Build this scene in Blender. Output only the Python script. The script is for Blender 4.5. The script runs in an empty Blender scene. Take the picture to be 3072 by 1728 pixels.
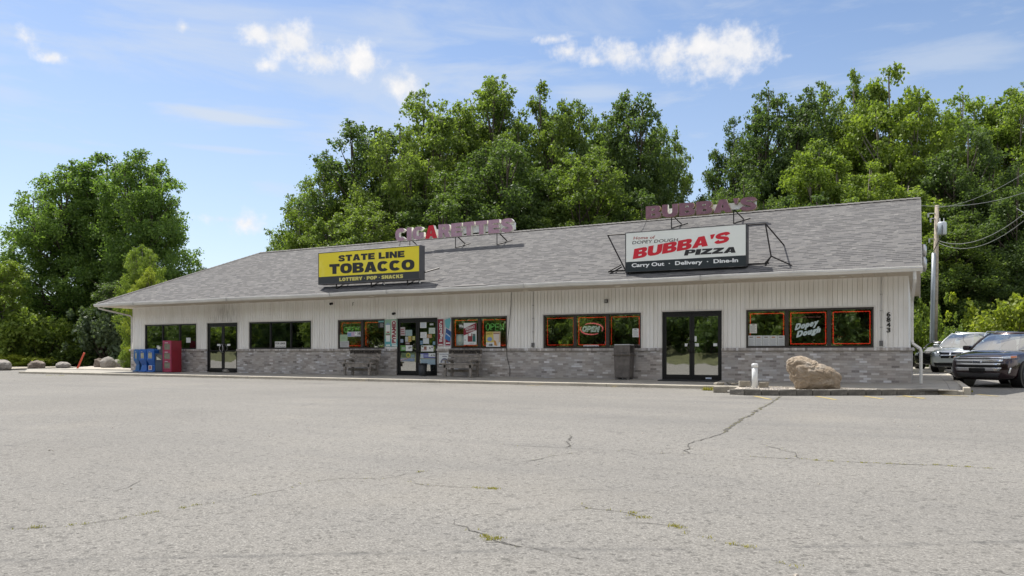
import bpy, bmesh, math, random
import numpy as np
from mathutils import Vector, Matrix, noise
from math import sin, cos, tan, pi, radians, sqrt, atan2

# ------------------------------------------------------------------ camera, sky, sun
S = bpy.context.scene
COL = S.collection
TH = radians(27.914); F = 2293.4; H0 = 1055.0
CAM = np.array([12.982, -24.505, 0.895])
cd = bpy.data.cameras.new('camera'); cam = bpy.data.objects.new('camera', cd); COL.objects.link(cam)
cam.location = CAM; cam.rotation_euler = (pi/2, 0, TH)
cd.sensor_width = 36; cd.lens = F/3072*36; cd.shift_y = 191/3072; cd.clip_end = 3000; cd.clip_start = .05
S.camera = cam
S.view_settings.view_transform = 'Standard'; S.view_settings.look = 'None'
S.view_settings.gamma = 1.0; S.view_settings.use_curve_mapping = False
S.view_settings.exposure = 0.60

SUN = Vector((-.54, .20, 1.0)).normalized()      # towards the sun
ELEV = math.asin(SUN.z)
ld = bpy.data.lights.new('sun', 'SUN'); ld.energy = 4.4; ld.angle = radians(.53); ld.color = (1, .955, .88)
sun = bpy.data.objects.new('sun', ld); COL.objects.link(sun)
sun.rotation_euler = SUN.to_track_quat('Z', 'Y').to_euler(); sun.location = (0, 0, 60)

V = np.array([-sin(TH), cos(TH), 0]); R = np.array([cos(TH), sin(TH), 0]); U = np.array([0, 0, 1.])
def ray(px, py): return V + R*(px-1536)/F + U*(H0-py)/F
def onY(px, py, y=0.0):
    d = ray(px, py); return CAM + d*(y-CAM[1])/d[1]
def onZ(px, py, z=-.18):
    d = ray(px, py); return CAM + d*(z-CAM[2])/d[2]
def atD(px, py, D): return CAM + ray(px, py)*D

W = bpy.data.worlds.new('World'); S.world = W; W.use_nodes = True
nt = W.node_tree; nt.nodes.clear()
class NB:
    """small node builder"""
    def __init__(s, nt): s.nt = nt
    def n(s, t, **kw):
        o = s.nt.nodes.new(t)
        for k, v in kw.items():
            if k.startswith('i_'):
                o.inputs[int(k[2:])].default_value = v
            else: setattr(o, k, v)
        return o
    def put(s, v, sock):
        if isinstance(v, bpy.types.NodeSocket): s.nt.links.new(v, sock)
        else: sock.default_value = v
    def m(s, op, a, b=0.0, c=None, clamp=False):
        o = s.n('ShaderNodeMath', operation=op, use_clamp=clamp)
        s.put(a, o.inputs[0]); s.put(b, o.inputs[1])
        if c is not None: s.put(c, o.inputs[2])
        return o.outputs[0]
    def mix(s, f, a, b, blend='MIX'):
        o = s.n('ShaderNodeMix', data_type='RGBA', blend_type=blend)
        s.put(f, o.inputs[0]); s.put(a, o.inputs[6]); s.put(b, o.inputs[7]); return o.outputs[2]
    def noise(s, vec, scale, detail=4, rough=.55, out=0, dist=0):
        o = s.n('ShaderNodeTexNoise'); o.inputs['Scale'].default_value = scale
        o.inputs['Detail'].default_value = detail; o.inputs['Roughness'].default_value = rough
        o.inputs['Distortion'].default_value = dist
        if vec is not None: s.nt.links.new(vec, o.inputs['Vector'])
        return o.outputs[out]
    def ramp(s, f, pts):
        o = s.n('ShaderNodeValToRGB'); cr = o.color_ramp
        while len(cr.elements) < len(pts): cr.elements.new(.5)
        for e, (p, c) in zip(cr.elements, pts):
            e.position = p; e.color = (*c, 1) if isinstance(c, tuple) else (c, c, c, 1)
        s.put(f, o.inputs[0]); return o.outputs[0]
    def maprange(s, f, a, b, c=0.0, d=1.0, smooth=False):
        o = s.n('ShaderNodeMapRange'); o.clamp = True
        if smooth: o.interpolation_type = 'SMOOTHSTEP'
        s.put(f, o.inputs[0])
        for i, v in enumerate((a, b, c, d)): s.put(v, o.inputs[i+1])
        return o.outputs[0]
    def mapping(s, vec, scale=(1, 1, 1), rot=(0, 0, 0), loc=(0, 0, 0)):
        o = s.n('ShaderNodeMapping'); s.put(vec, o.inputs[0])
        o.inputs['Scale'].default_value = scale; o.inputs['Rotation'].default_value = rot; o.inputs['Location'].default_value = loc
        return o.outputs[0]

def build_world():
    b = NB(nt)
    sky = b.n('ShaderNodeTexSky', sky_type='NISHITA'); sky.sun_disc = False
    sky.sun_elevation = ELEV; sky.sun_rotation = math.atan2(SUN.x, SUN.y)
    sky.altitude = 200; sky.air_density = 1.0; sky.dust_density = .6; sky.ozone_density = 1.4
    d = b.n('ShaderNodeTexCoord').outputs['Generated']
    sx = b.n('ShaderNodeSeparateXYZ'); nt.links.new(d, sx.inputs[0])
    az = b.m('ARCTAN2', sx.outputs[0], sx.outputs[1]); el = b.m('ARCSINE', sx.outputs[2])
    n1 = b.noise(d, 9, 8, .62); n2 = b.noise(d, 30, 6, .6); n3 = b.noise(d, 70, 5, .6)
    blobs = [(655,88,38,24,1),(700,95,38,30,1),(745,110,62,42,1),(800,150,58,28,1),(910,155,60,36,1),(670,165,34,14,.6),(1012,213,48,36,.9),
             (1395,98,32,13,.8),(1428,130,40,22,.9),(1555,140,75,34,.95),(1505,155,30,16,.9),(1690,150,80,36,1),(1770,118,85,45,1),(1850,122,92,50,1.05),(1795,158,95,38,1),
             (1985,140,24,9,.6),(128,145,26,12,.85),(460,68,14,16,.8),(66,105,28,22,.5),(560,552,48,12,.7),(622,562,42,22,.75)]
    acc = None
    for (x, y, rx, ry, w) in blobs:
        x *= 1.1925; y *= 1.1925; rx *= 1.1925; ry *= 1.1925
        def ae(px, py):
            v = ray(px, py); v = v/np.linalg.norm(v); return atan2(v[0], v[1]), math.asin(v[2])
        a0, e0 = ae(x, y); a1, _ = ae(x+rx, y); _, e1 = ae(x, y-ry)
        u = b.m('DIVIDE', b.m('SUBTRACT', az, a0), abs(a1-a0)); v = b.m('DIVIDE', b.m('SUBTRACT', el, e0), abs(e1-e0))
        r2 = b.m('SQRT', b.m('ADD', b.m('MULTIPLY', u, u), b.m('MULTIPLY', v, v)))
        g = b.m('MULTIPLY', b.m('SUBTRACT', 1.62, r2), w)
        acc = g if acc is None else b.m('SMOOTH_MAX', acc, g, .25)
    acc = b.m('ADD', acc, b.m('MULTIPLY', b.m('SUBTRACT', n2, .5), 3.2))
    acc = b.m('ADD', acc, b.m('MULTIPLY', b.m('SUBTRACT', n3, .5), 1.1))
    cum = b.maprange(acc, .0, 1.5, 0, .95, True)
    # thin high cloud, stretched along the horizon
    mp = b.mapping(d, (2.2, 2.2, 11), (0, 0, .3)); c1 = b.noise(mp, 1.3, 7, .6, dist=.6)
    mp2 = b.mapping(d, (3, 3, 16), (.12, .1, 0), (3, 1, 2)); c2 = b.noise(mp2, 1.6, 8, .62, dist=.4)
    cir = b.m('MAXIMUM', b.maprange(c1, .45, .72, 0, .5, True), b.maprange(c2, .47, .75, 0, .42, True))
    for (x, y, rx, ry, w) in ((600, 295, 230, 24, .75), (590, 378, 260, 14, .5), (1500, 235, 160, 34, .5), (2380, 150, 330, 60, .45), (2250, 190, 200, 30, .4), (120, 370, 160, 22, .35)):
        x *= 1.1925; y *= 1.1925; rx *= 1.1925; ry *= 1.1925; a0, e0 = ae(x, y); a1, _ = ae(x+rx, y); _, e1 = ae(x, y-ry)
        u = b.m('DIVIDE', b.m('SUBTRACT', az, a0), abs(a1-a0)); v = b.m('DIVIDE', b.m('SUBTRACT', el, e0), abs(e1-e0))
        r2 = b.m('ADD', b.m('SQRT', b.m('ADD', b.m('MULTIPLY', u, u), b.m('MULTIPLY', v, v))), b.m('MULTIPLY', b.m('SUBTRACT', c2, .5), 2.2))
        cir = b.m('MAXIMUM', cir, b.maprange(r2, .1, 1.15, w, 0, True))
    hz = b.maprange(el, 0.0, .40, .42, 0.0)       # milky air low down
    veil = b.m('MAXIMUM', cir, hz)
    lit = b.ramp(b.maprange(n2, .3, .75), [(0, (4.9, 5.1, 5.5)), (1, (6.6, 6.4, 6.2))])
    base = b.mix(1.0, sky.outputs[0], (.95, .945, .97, 1), 'MULTIPLY')
    c = b.mix(veil, base, (4.5, 4.85, 5.3, 1))
    c = b.mix(cum, c, lit)
    # bright cumulus added out of view, overhead and behind the camera, to fill shade
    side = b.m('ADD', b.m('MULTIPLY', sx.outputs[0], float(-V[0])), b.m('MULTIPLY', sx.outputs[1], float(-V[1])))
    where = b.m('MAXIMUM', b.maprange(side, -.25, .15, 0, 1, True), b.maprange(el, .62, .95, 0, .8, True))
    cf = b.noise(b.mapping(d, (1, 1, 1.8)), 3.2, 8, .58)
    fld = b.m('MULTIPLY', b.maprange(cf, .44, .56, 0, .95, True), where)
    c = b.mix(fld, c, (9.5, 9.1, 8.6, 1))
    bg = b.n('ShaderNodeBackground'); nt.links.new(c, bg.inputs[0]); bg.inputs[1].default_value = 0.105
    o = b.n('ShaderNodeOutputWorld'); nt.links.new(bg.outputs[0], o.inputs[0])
build_world()

# ------------------------------------------------------------------ helpers
rnd = random.Random(7)
class MB:
    def __init__(s): s.v = []; s.f = []; s.mi = []; s.uv = None
    def add(s, vs, fs, mi=0):
        k = len(s.v); s.v += [tuple(map(float, p)) for p in vs]; s.f += [tuple(i+k for i in f) for f in fs]; s.mi += [mi]*len(fs); return s
    def box(s, x0, x1, y0, y1, z0, z1, mi=0):
        return s.add([(x0,y0,z0),(x1,y0,z0),(x1,y1,z0),(x0,y1,z0),(x0,y0,z1),(x1,y0,z1),(x1,y1,z1),(x0,y1,z1)],
                     [(0,3,2,1),(4,5,6,7),(0,1,5,4),(1,2,6,5),(2,3,7,6),(3,0,4,7)], mi)
    def prism(s, poly, y0, y1, mi=0):          # polygon in (x,z) extruded in y
        n = len(poly)
        s.add([(x, y0, z) for x, z in poly]+[(x, y1, z) for x, z in poly],
              [tuple(range(n)), tuple(range(2*n-1, n-1, -1))]+[(i, i+n, (i+1) % n+n, (i+1) % n) for i in range(n)], mi); return s
    def slab(s, poly, z0, z1, mi=0):           # polygon in (x,y) extruded in z
        n = len(poly)
        return s.add([(x, y, z0) for x, y in poly]+[(x, y, z1) for x, y in poly],
              [tuple(range(n-1, -1, -1)), tuple(range(n, 2*n))]+[(i, (i+1) % n, (i+1) % n+n, i+n) for i in range(n)], mi)
    def tube(s, pts, r, seg=8, mi=0, cap=True):
        pts = [Vector(p) for p in pts]; rs = r if isinstance(r, (list, tuple)) else [r]*len(pts)
        k = len(s.v); prev = None
        for i, p in enumerate(pts):
            t = (pts[min(i+1, len(pts)-1)]-pts[max(i-1, 0)]).normalized()
            if prev is None: a = t.orthogonal().normalized()
            else: a = (prev-t*prev.dot(t)).normalized()
            prev = a; c = t.cross(a)
            for j in range(seg):
                q = 2*pi*(j+.5)/seg; s.v.append(tuple(p+(a*cos(q)+c*sin(q))*rs[i]))
        for i in range(len(pts)-1):
            for j in range(seg):
                s.f.append((k+i*seg+j, k+i*seg+(j+1) % seg, k+(i+1)*seg+(j+1) % seg, k+(i+1)*seg+j)); s.mi.append(mi)
        if cap:
            s.f.append(tuple(k+j for j in range(seg-1, -1, -1))); s.f.append(tuple(k+(len(pts)-1)*seg+j for j in range(seg))); s.mi += [mi, mi]
        return s
    def mesh(s, name, mats, smooth=False):
        me = bpy.data.meshes.new(name); me.from_pydata(s.v, [], s.f)
        for m in (mats if isinstance(mats, (list, tuple)) else [mats]): me.materials.append(m)
        me.polygons.foreach_set('material_index', s.mi)
        if smooth: me.polygons.foreach_set('use_smooth', [True]*len(s.f))
        me.update(); return me
    def build(s, name, mats, parent=None, smooth=False, loc=None, rz=0):
        o = bpy.data.objects.new(name, s.mesh(name, mats, smooth)); COL.objects.link(o)
        if parent: o.parent = parent
        if loc is not None: o.location = loc
        if rz: o.rotation_euler = (0, 0, rz)
        return o
def bevel(o, w=.01, seg=2, ang=35):
    m = o.modifiers.new('bevel', 'BEVEL'); m.width = w; m.segments = seg; m.limit_method = 'ANGLE'; m.angle_limit = radians(ang); return o
def tag(o, label=None, cat=None, group=None, kind=None):
    if label: o['label'] = label
    if cat: o['category'] = cat
    if group: o['group'] = group
    if kind: o['kind'] = kind
    return o
def thing(name, label, cat, loc=(0, 0, 0), rz=0, group=None):
    o = bpy.data.objects.new(name, None); COL.objects.link(o); o.location = loc; o.rotation_euler = (0, 0, rz)
    o.empty_display_size = .2
    return tag(o, label, cat, group)
def struct(o): o['kind'] = 'structure'; return o

# ------------------------------------------------------------------ materials
MATS = {}
def mat(name, col, rough=.6, metal=0, spec=.5, var=.12, vs=3.0, bump=0, bs=40, emit=None, es=1, coat=0, fleck=None):
    if name in MATS: return MATS[name]
    m = bpy.data.materials.new(name); m.use_nodes = True; MATS[name] = m
    b = NB(m.node_tree); p = m.node_tree.nodes['Principled BSDF']
    p.inputs['Roughness'].default_value = rough; p.inputs['Metallic'].default_value = metal
    p.inputs['Specular IOR Level'].default_value = spec; p.inputs['Coat Weight'].default_value = coat
    tc = b.n('ShaderNodeTexCoord').outputs['Object']
    c = (*col, 1)
    if var:
        f = b.noise(tc, vs, 5, .6)
        f = b.maprange(f, .3, .7, 1-var, 1+var)
        o = b.n('ShaderNodeVectorMath', operation='SCALE'); o.inputs[0].default_value = col; m.node_tree.links.new(f, o.inputs['Scale'])
        c = o.outputs[0]
        if fleck:
            g = b.maprange(b.noise(tc, fleck[1], 3, .7), .55, .75, 0, fleck[2]); c = b.mix(g, c, (*fleck[0], 1))
    b.put(c, p.inputs['Base Color'])
    if bump:
        bn = b.n('ShaderNodeBump'); bn.inputs['Strength'].default_value = bump; bn.inputs['Distance'].default_value = .02
        m.node_tree.links.new(b.noise(tc, bs, 5, .6), bn.inputs['Height']); m.node_tree.links.new(bn.outputs[0], p.inputs['Normal'])
    if emit: p.inputs['Emission Color'].default_value = (*emit, 1); p.inputs['Emission Strength'].default_value = es
    return m

def asphalt_mat():
    m = bpy.data.materials.new('asphalt'); m.use_nodes = True; b = NB(m.node_tree); L = m.node_tree.links
    p = m.node_tree.nodes['Principled BSDF']; tc = b.n('ShaderNodeTexCoord').outputs['Object']
    big = b.noise(tc, .16, 5, .6); mid = b.noise(b.mapping(tc, (.6, 1.6, 1)), .8, 6, .62)
    v = b.n('ShaderNodeTexVoronoi'); v.inputs['Scale'].default_value = 120; L.new(tc, v.inputs['Vector'])
    v2 = b.n('ShaderNodeTexVoronoi'); v2.inputs['Scale'].default_value = 34; L.new(tc, v2.inputs['Vector'])
    g = b.n('ShaderNodeSeparateColor'); L.new(v.outputs['Color'], g.inputs[0])
    g2 = b.n('ShaderNodeSeparateColor'); L.new(v2.outputs['Color'], g2.inputs[0])
    base = b.ramp(big, [(.3, (.180, .172, .158)), (.5, (.198, .190, .175)), (.7, (.217, .208, .191))])
    base = b.mix(b.maprange(mid, .45, .75, 0, .35), base, (.15, .147, .142, 1))
    stone = b.ramp(g.outputs[0], [(0, .5), (.25, .78), (.7, 1.04), (.92, 1.2), (1, 1.6)])
    c = b.mix(.85, base, stone, 'MULTIPLY')
    s2 = b.ramp(g2.outputs[1], [(0, .45), (.09, .6), (.12, 1.0), (1, 1.08)])
    c = b.mix(.6, c, s2, 'MULTIPLY')
    pit = b.maprange(b.noise(b.mapping(tc, (.5, 1.2, 1)), 16, 4, .7), .66, .74, 0, .75); c = b.mix(pit, c, (.055, .055, .056, 1))
    stn = b.maprange(b.noise(tc, .7, 3, .5, dist=.8), .67, .8, 0, .5); c = b.mix(stn, c, (.125, .122, .116, 1))
    lane = b.maprange(b.noise(b.mapping(tc, (.07, .9, 1), (0, 0, .35)), 1.0, 4, .5), .52, .68, 0, .28); c = b.mix(lane, c, (.135, .132, .128, 1))
    drip = b.maprange(b.noise(b.mapping(tc, (1, 1, 1), (0, 0, 0), (9, 4, 0)), 2.6, 2, .5), .72, .78, 0, .6); c = b.mix(drip, c, (.07, .068, .066, 1))
    sand = b.maprange(b.noise(tc, .33, 5, .6), .55, .75, 0, .2); c = b.mix(sand, c, (.27, .245, .20, 1))
    for (qx, qy, qr) in ((-5.2, -4.6, 1.1), (-1.0, -3.4, .9), (9.6, -6.2, 1.6), (3.2, -3.3, .8)):
        mp_ = b.mapping(tc, (1, 2.2, 1), (0, 0, 0), (-qx, -qy*2.2, 0)); ln_ = b.n('ShaderNodeVectorMath', operation='LENGTH'); L.new(mp_, ln_.inputs[0])
        dd = b.m('ADD', ln_.outputs['Value'], b.m('MULTIPLY', b.m('SUBTRACT', b.noise(tc, 2.4, 5, .65), .5), qr*3)); c = b.mix(b.maprange(dd, qr*.2, qr, .5, 0), c, (.10, .098, .094, 1))
    # a worn wheel line right across the lot
    sx = b.n('ShaderNodeSeparateXYZ'); L.new(tc, sx.inputs[0])
    w = b.m('ADD', b.m('SUBTRACT', sx.outputs[1], b.m('MULTIPLY', sx.outputs[0], .62)), b.m('MULTIPLY', b.noise(tc, .7, 3), .35))
    d = b.m('ABSOLUTE', b.m('ADD', w, 27.55)); wl = b.m('MULTIPLY', b.maprange(d, 0, .07, .5, 0), b.maprange(b.noise(tc, 5, 4), .35, .6))
    c = b.mix(wl, c, (.07, .07, .07, 1))
    L.new(c, p.inputs['Base Color']); p.inputs['Roughness'].default_value = .93; p.inputs['Specular IOR Level'].default_value = .25
    bn = b.n('ShaderNodeBump'); bn.inputs['Strength'].default_value = .4; bn.inputs['Distance'].default_value = .004
    L.new(b.m('ADD', v.outputs['Distance'], b.noise(tc, 30, 4)), bn.inputs['Height']); L.new(bn.outputs[0], p.inputs['Normal'])
    return m
def concrete_mat(name='concrete', col=(.31, .29, .255), joint=None):
    m = bpy.data.materials.new(name); m.use_nodes = True; b = NB(m.node_tree); L = m.node_tree.links
    p = m.node_tree.nodes['Principled BSDF']; tc = b.n('ShaderNodeTexCoord').outputs['Object']
    n = b.noise(tc, 1.1, 7, .65); n2 = b.noise(tc, 45, 4, .7)
    c = b.ramp(n, [(.3, tuple(x*.72 for x in col)), (.5, col), (.72, tuple(x*1.15 for x in col))])
    c = b.mix(.5, c, b.ramp(n2, [(.3, .7), (.6, 1.1)]), 'MULTIPLY')
    if joint:
        sx = b.n('ShaderNodeSeparateXYZ'); L.new(tc, sx.inputs[0])
        q = b.m('ABSOLUTE', b.m('SUBTRACT', b.m('FRACT', b.m('DIVIDE', sx.outputs[0], joint)), .5))
        c = b.mix(b.maprange(q, 0, .006, .6, 0), c, (.07, .065, .06, 1))
    L.new(c, p.inputs['Base Color']); p.inputs['Roughness'].default_value = .9
    bn = b.n('ShaderNodeBump'); bn.inputs['Strength'].default_value = .35; bn.inputs['Distance'].default_value = .008
    L.new(n2, bn.inputs['Height']); L.new(bn.outputs[0], p.inputs['Normal']); return m
def brick_mat(soldier=False):
    m = bpy.data.materials.new('brick_soldier' if soldier else 'brick'); m.use_nodes = True; b = NB(m.node_tree); L = m.node_tree.links
    p = m.node_tree.nodes['Principled BSDF']; tc = b.n('ShaderNodeTexCoord').outputs['Object']
    sx = b.n('ShaderNodeSeparateXYZ'); L.new(tc, sx.inputs[0]); cx = b.n('ShaderNodeCombineXYZ')
    L.new(b.m('ADD', sx.outputs[0], sx.outputs[1]), cx.inputs[0]); L.new(sx.outputs[2], cx.inputs[1])
    bw, bh = (.075, .3) if soldier else (.21, .0705)
    def br(c1, c2, mo, bias=0):
        t = b.n('ShaderNodeTexBrick'); L.new(cx.outputs[0], t.inputs['Vector']); t.inputs['Scale'].default_value = 1
        t.inputs['Brick Width'].default_value = bw; t.inputs['Row Height'].default_value = bh; t.inputs['Mortar Size'].default_value = .0045
        t.inputs['Mortar Smooth'].default_value = .2; t.inputs['Bias'].default_value = bias; t.offset = 0 if soldier else .5
        t.inputs['Color1'].default_value = c1; t.inputs['Color2'].default_value = c2; t.inputs['Mortar'].default_value = mo; return t
    t = br((0, 0, 0, 1), (1, 1, 1, 1), (.5, .5, .5, 1))
    r = b.ramp(t.outputs[0], [(0, (.20, .175, .16)), (.07, (.32, .285, .26)), (.4, (.41, .37, .34)), (.62, (.45, .405, .375)), (.86, (.50, .465, .435)), (.95, (.64, .61, .59)), (1, (.70, .67, .65))])
    hue = b.noise(tc, 1.3, 3); r = b.mix(b.maprange(hue, .4, .62, 0, .6), r, b.mix(1, r, (.93, 1.0, 1.1, 1), 'MULTIPLY'))
    r = b.mix(b.maprange(b.noise(tc, 24, 4, .7), .55, .72, 0, .45), r, (.56, .53, .50, 1))
    r = b.mix(b.maprange(b.noise(tc, .9, 4, .6), .5, .75, 0, .3), r, (.26, .24, .22, 1))
    c = b.mix(t.outputs['Fac'], r, (.42, .39, .36, 1))
    L.new(c, p.inputs['Base Color']); p.inputs['Roughness'].default_value = .88
    bn = b.n('ShaderNodeBump'); bn.inputs['Strength'].default_value = .8; bn.inputs['Distance'].default_value = .008
    L.new(b.m('SUBTRACT', b.m('MULTIPLY', b.noise(tc, 60, 4), .3), t.outputs['Fac']), bn.inputs['Height']); L.new(bn.outputs[0], p.inputs['Normal']); return m
def shingle_mat():
    m = bpy.data.materials.new('shingles'); m.use_nodes = True; b = NB(m.node_tree); L = m.node_tree.links
    p = m.node_tree.nodes['Principled BSDF']; uv = b.n('ShaderNodeTexCoord').outputs['UV']
    def br(w, h, off, loc):
        t = b.n('ShaderNodeTexBrick'); L.new(b.mapping(uv, (1, 1, 1), (0, 0, 0), loc), t.inputs['Vector']); t.inputs['Scale'].default_value = 1
        t.inputs['Brick Width'].default_value = w; t.inputs['Row Height'].default_value = h; t.inputs['Mortar Size'].default_value = .004
        t.offset = off; t.offset_frequency = 2; t.squash = .7; t.squash_frequency = 3
        t.inputs['Color1'].default_value = (0, 0, 0, 1); t.inputs['Color2'].default_value = (1, 1, 1, 1); t.inputs['Mortar'].default_value = (.3, .3, .3, 1); return t
    a = br(.26, .142, .37, (0, 0, 0)); c2 = br(.17, .142, .61, (7.3, .284, 0)); c3 = br(.30, .142, .45, (3.1, .142, 0))
    mix = b.m('ADD', b.m('MULTIPLY', a.outputs[0], .5), b.m('MULTIPLY', c2.outputs[0], .5))
    big = b.noise(uv, .35, 5, .6)
    r = b.ramp(mix, [(0, (.112, .11, .112)), (.3, (.130, .127, .127)), (.6, (.143, .139, .137)), (.85, (.160, .156, .152)), (1, (.195, .19, .185))])
    r = b.mix(.5, r, b.ramp(big, [(.3, .88), (.7, 1.1)]), 'MULTIPLY')
    r = b.mix(.5, r, b.ramp(b.noise(uv, 90, 3, .7), [(.3, .65), (.7, 1.25)]), 'MULTIPLY')
    L.new(r, p.inputs['Base Color']); p.inputs['Roughness'].default_value = .92; p.inputs['Specular IOR Level'].default_value = .2
    # laminated shingles: printed dark bands on some tabs; each course overlaps the one below
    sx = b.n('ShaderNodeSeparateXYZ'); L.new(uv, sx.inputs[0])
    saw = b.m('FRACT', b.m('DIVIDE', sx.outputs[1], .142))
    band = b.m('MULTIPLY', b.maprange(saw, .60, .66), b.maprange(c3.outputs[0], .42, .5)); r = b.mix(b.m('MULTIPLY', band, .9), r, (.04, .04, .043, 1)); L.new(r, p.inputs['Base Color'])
    hgt = b.m('ADD', b.m('MULTIPLY', b.m('SUBTRACT', 1, saw), .8), b.m('MULTIPLY', a.outputs[0], .5))
    bn = b.n('ShaderNodeBump'); bn.inputs['Strength'].default_value = 1; bn.inputs['Distance'].default_value = .012
    L.new(hgt, bn.inputs['Height']); L.new(bn.outputs[0], p.inputs['Normal']); return m
def siding_mat():
    m = bpy.data.materials.new('siding'); m.use_nodes = True; b = NB(m.node_tree); L = m.node_tree.links
    p = m.node_tree.nodes['Principled BSDF']; tc = b.n('ShaderNodeTexCoord').outputs['Object']
    n = b.noise(b.mapping(tc, (3, 3, .5)), 1.2, 6, .6)
    sx = b.n('ShaderNodeSeparateXYZ'); L.new(tc, sx.inputs[0])
    c = b.ramp(n, [(.3, (.76, .735, .695)), (.5, (.83, .815, .785)), (.7, (.88, .87, .85))])
    # road grime, with a sooty patch over the left-hand door
    dx = b.m('ADD', sx.outputs[0], 14.7); dz = b.m('SUBTRACT', sx.outputs[2], 2.55)
    r = b.m('SQRT', b.m('ADD', b.m('MULTIPLY', dx, dx), b.m('MULTIPLY', b.m('MULTIPLY', dz, dz), 2.2)))
    soot = b.m('MULTIPLY', b.maprange(r, .2, 1.3, .55, 0), b.maprange(b.noise(b.mapping(tc, (5, 5, 1)), 2, 5), .3, .65))
    c = b.mix(soot, c, (.17, .155, .14, 1))
    c = b.mix(b.maprange(b.noise(b.mapping(tc, (9, 9, .6)), 1.5, 5), .55, .8, 0, .35), c, (.42, .39, .34, 1))
    L.new(c, p.inputs['Base Color']); p.inputs['Roughness'].default_value = .55; return m
def glass_mat(name, tint=(.5, .54, .52), refl=.15):
    m = bpy.data.materials.new(name); m.use_nodes = True; nt = m.node_tree; nt.nodes.clear(); b = NB(nt); L = nt.links
    fr = b.n('ShaderNodeFresnel'); fr.inputs[0].default_value = 1.5
    tc = b.n('ShaderNodeTexCoord').outputs['Object']
    bn = b.n('ShaderNodeBump'); bn.inputs['Strength'].default_value = .12; bn.inputs['Distance'].default_value = .02
    L.new(b.noise(tc, 1.3, 2), bn.inputs['Height'])
    g = b.n('ShaderNodeBsdfGlossy'); g.inputs['Roughness'].default_value = .015; g.inputs['Color'].default_value = (.95, .95, .93, 1); L.new(bn.outputs[0], g.inputs['Normal'])
    t = b.n('ShaderNodeBsdfTransparent'); t.inputs[0].default_value = (*tint, 1)
    mx = b.n('ShaderNodeMixShader'); L.new(b.m('ADD', b.m('MULTIPLY', fr.outputs[0], 1.2), refl), mx.inputs[0]); L.new(t.outputs[0], mx.inputs[1]); L.new(g.outputs[0], mx.inputs[2])
    o = b.n('ShaderNodeOutputMaterial'); L.new(mx.outputs[0], o.inputs[0]); return m
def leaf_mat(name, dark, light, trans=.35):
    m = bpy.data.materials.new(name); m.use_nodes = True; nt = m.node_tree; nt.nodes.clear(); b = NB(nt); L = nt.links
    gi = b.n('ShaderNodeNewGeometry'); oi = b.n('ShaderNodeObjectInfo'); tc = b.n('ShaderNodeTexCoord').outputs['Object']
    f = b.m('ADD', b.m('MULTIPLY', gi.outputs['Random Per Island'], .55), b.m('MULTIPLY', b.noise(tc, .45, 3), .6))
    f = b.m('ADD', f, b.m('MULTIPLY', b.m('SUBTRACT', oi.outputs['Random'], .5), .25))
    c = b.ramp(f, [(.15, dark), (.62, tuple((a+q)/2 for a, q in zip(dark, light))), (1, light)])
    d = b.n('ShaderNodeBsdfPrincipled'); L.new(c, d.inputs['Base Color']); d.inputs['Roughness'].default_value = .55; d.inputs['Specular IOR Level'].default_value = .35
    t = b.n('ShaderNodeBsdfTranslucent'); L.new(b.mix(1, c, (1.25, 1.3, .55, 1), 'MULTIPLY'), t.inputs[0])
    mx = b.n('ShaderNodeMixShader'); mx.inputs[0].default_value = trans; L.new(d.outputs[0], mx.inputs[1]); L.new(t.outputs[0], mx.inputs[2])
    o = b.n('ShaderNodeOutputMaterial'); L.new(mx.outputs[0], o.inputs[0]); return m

M_asph = asphalt_mat(); M_conc = concrete_mat('concrete', joint=3.05); M_kerb = concrete_mat('kerb_concrete', (.42, .385, .32), joint=3.05)
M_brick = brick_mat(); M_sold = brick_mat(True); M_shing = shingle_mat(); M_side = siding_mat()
M_glass = glass_mat('window_glass', (.75, .77, .74), .40); M_glassd = glass_mat('door_glass', (.5, .53, .5), .46); M_cglass = glass_mat('car_glass', (.35, .42, .42), .30)
M_trim = mat('white_trim', (.66, .64, .60), .45, var=.1, vs=2)
M_gut = mat('gutter_paint', (.60, .59, .56), .4, var=.12, vs=1.5)
M_soff = mat('soffit_vinyl', (.50, .44, .36), .6, var=.08)
M_bronze = mat('bronze_frame', (.045, .038, .034), .4, .3, var=.15)
M_black = mat('black_frame', (.012, .012, .013), .35, .2, var=.2)
M_blkpaint = mat('black_steel', (.018, .015, .014), .55, .3, var=.3, vs=8)
M_chrome = mat('chrome', (.7, .72, .74), .12, 1, var=.05)
M_alu = mat('aluminium', (.5, .5, .5), .35, .9, var=.1)
M_white = mat('paper_white', (.74, .76, .76), .7, var=.05, vs=9)
M_dkgrey = mat('dark_grey', (.05, .05, .052), .6)
M_int = mat('interior_wall', (.36, .37, .35), .9); M_intf = mat('interior_floor', (.25, .22, .18), .7)
M_card = mat('cardboard', (.50, .29, .13), .85, var=.15, vs=2)
M_drywall = mat('drywall', (.62, .65, .64), .9)

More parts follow.
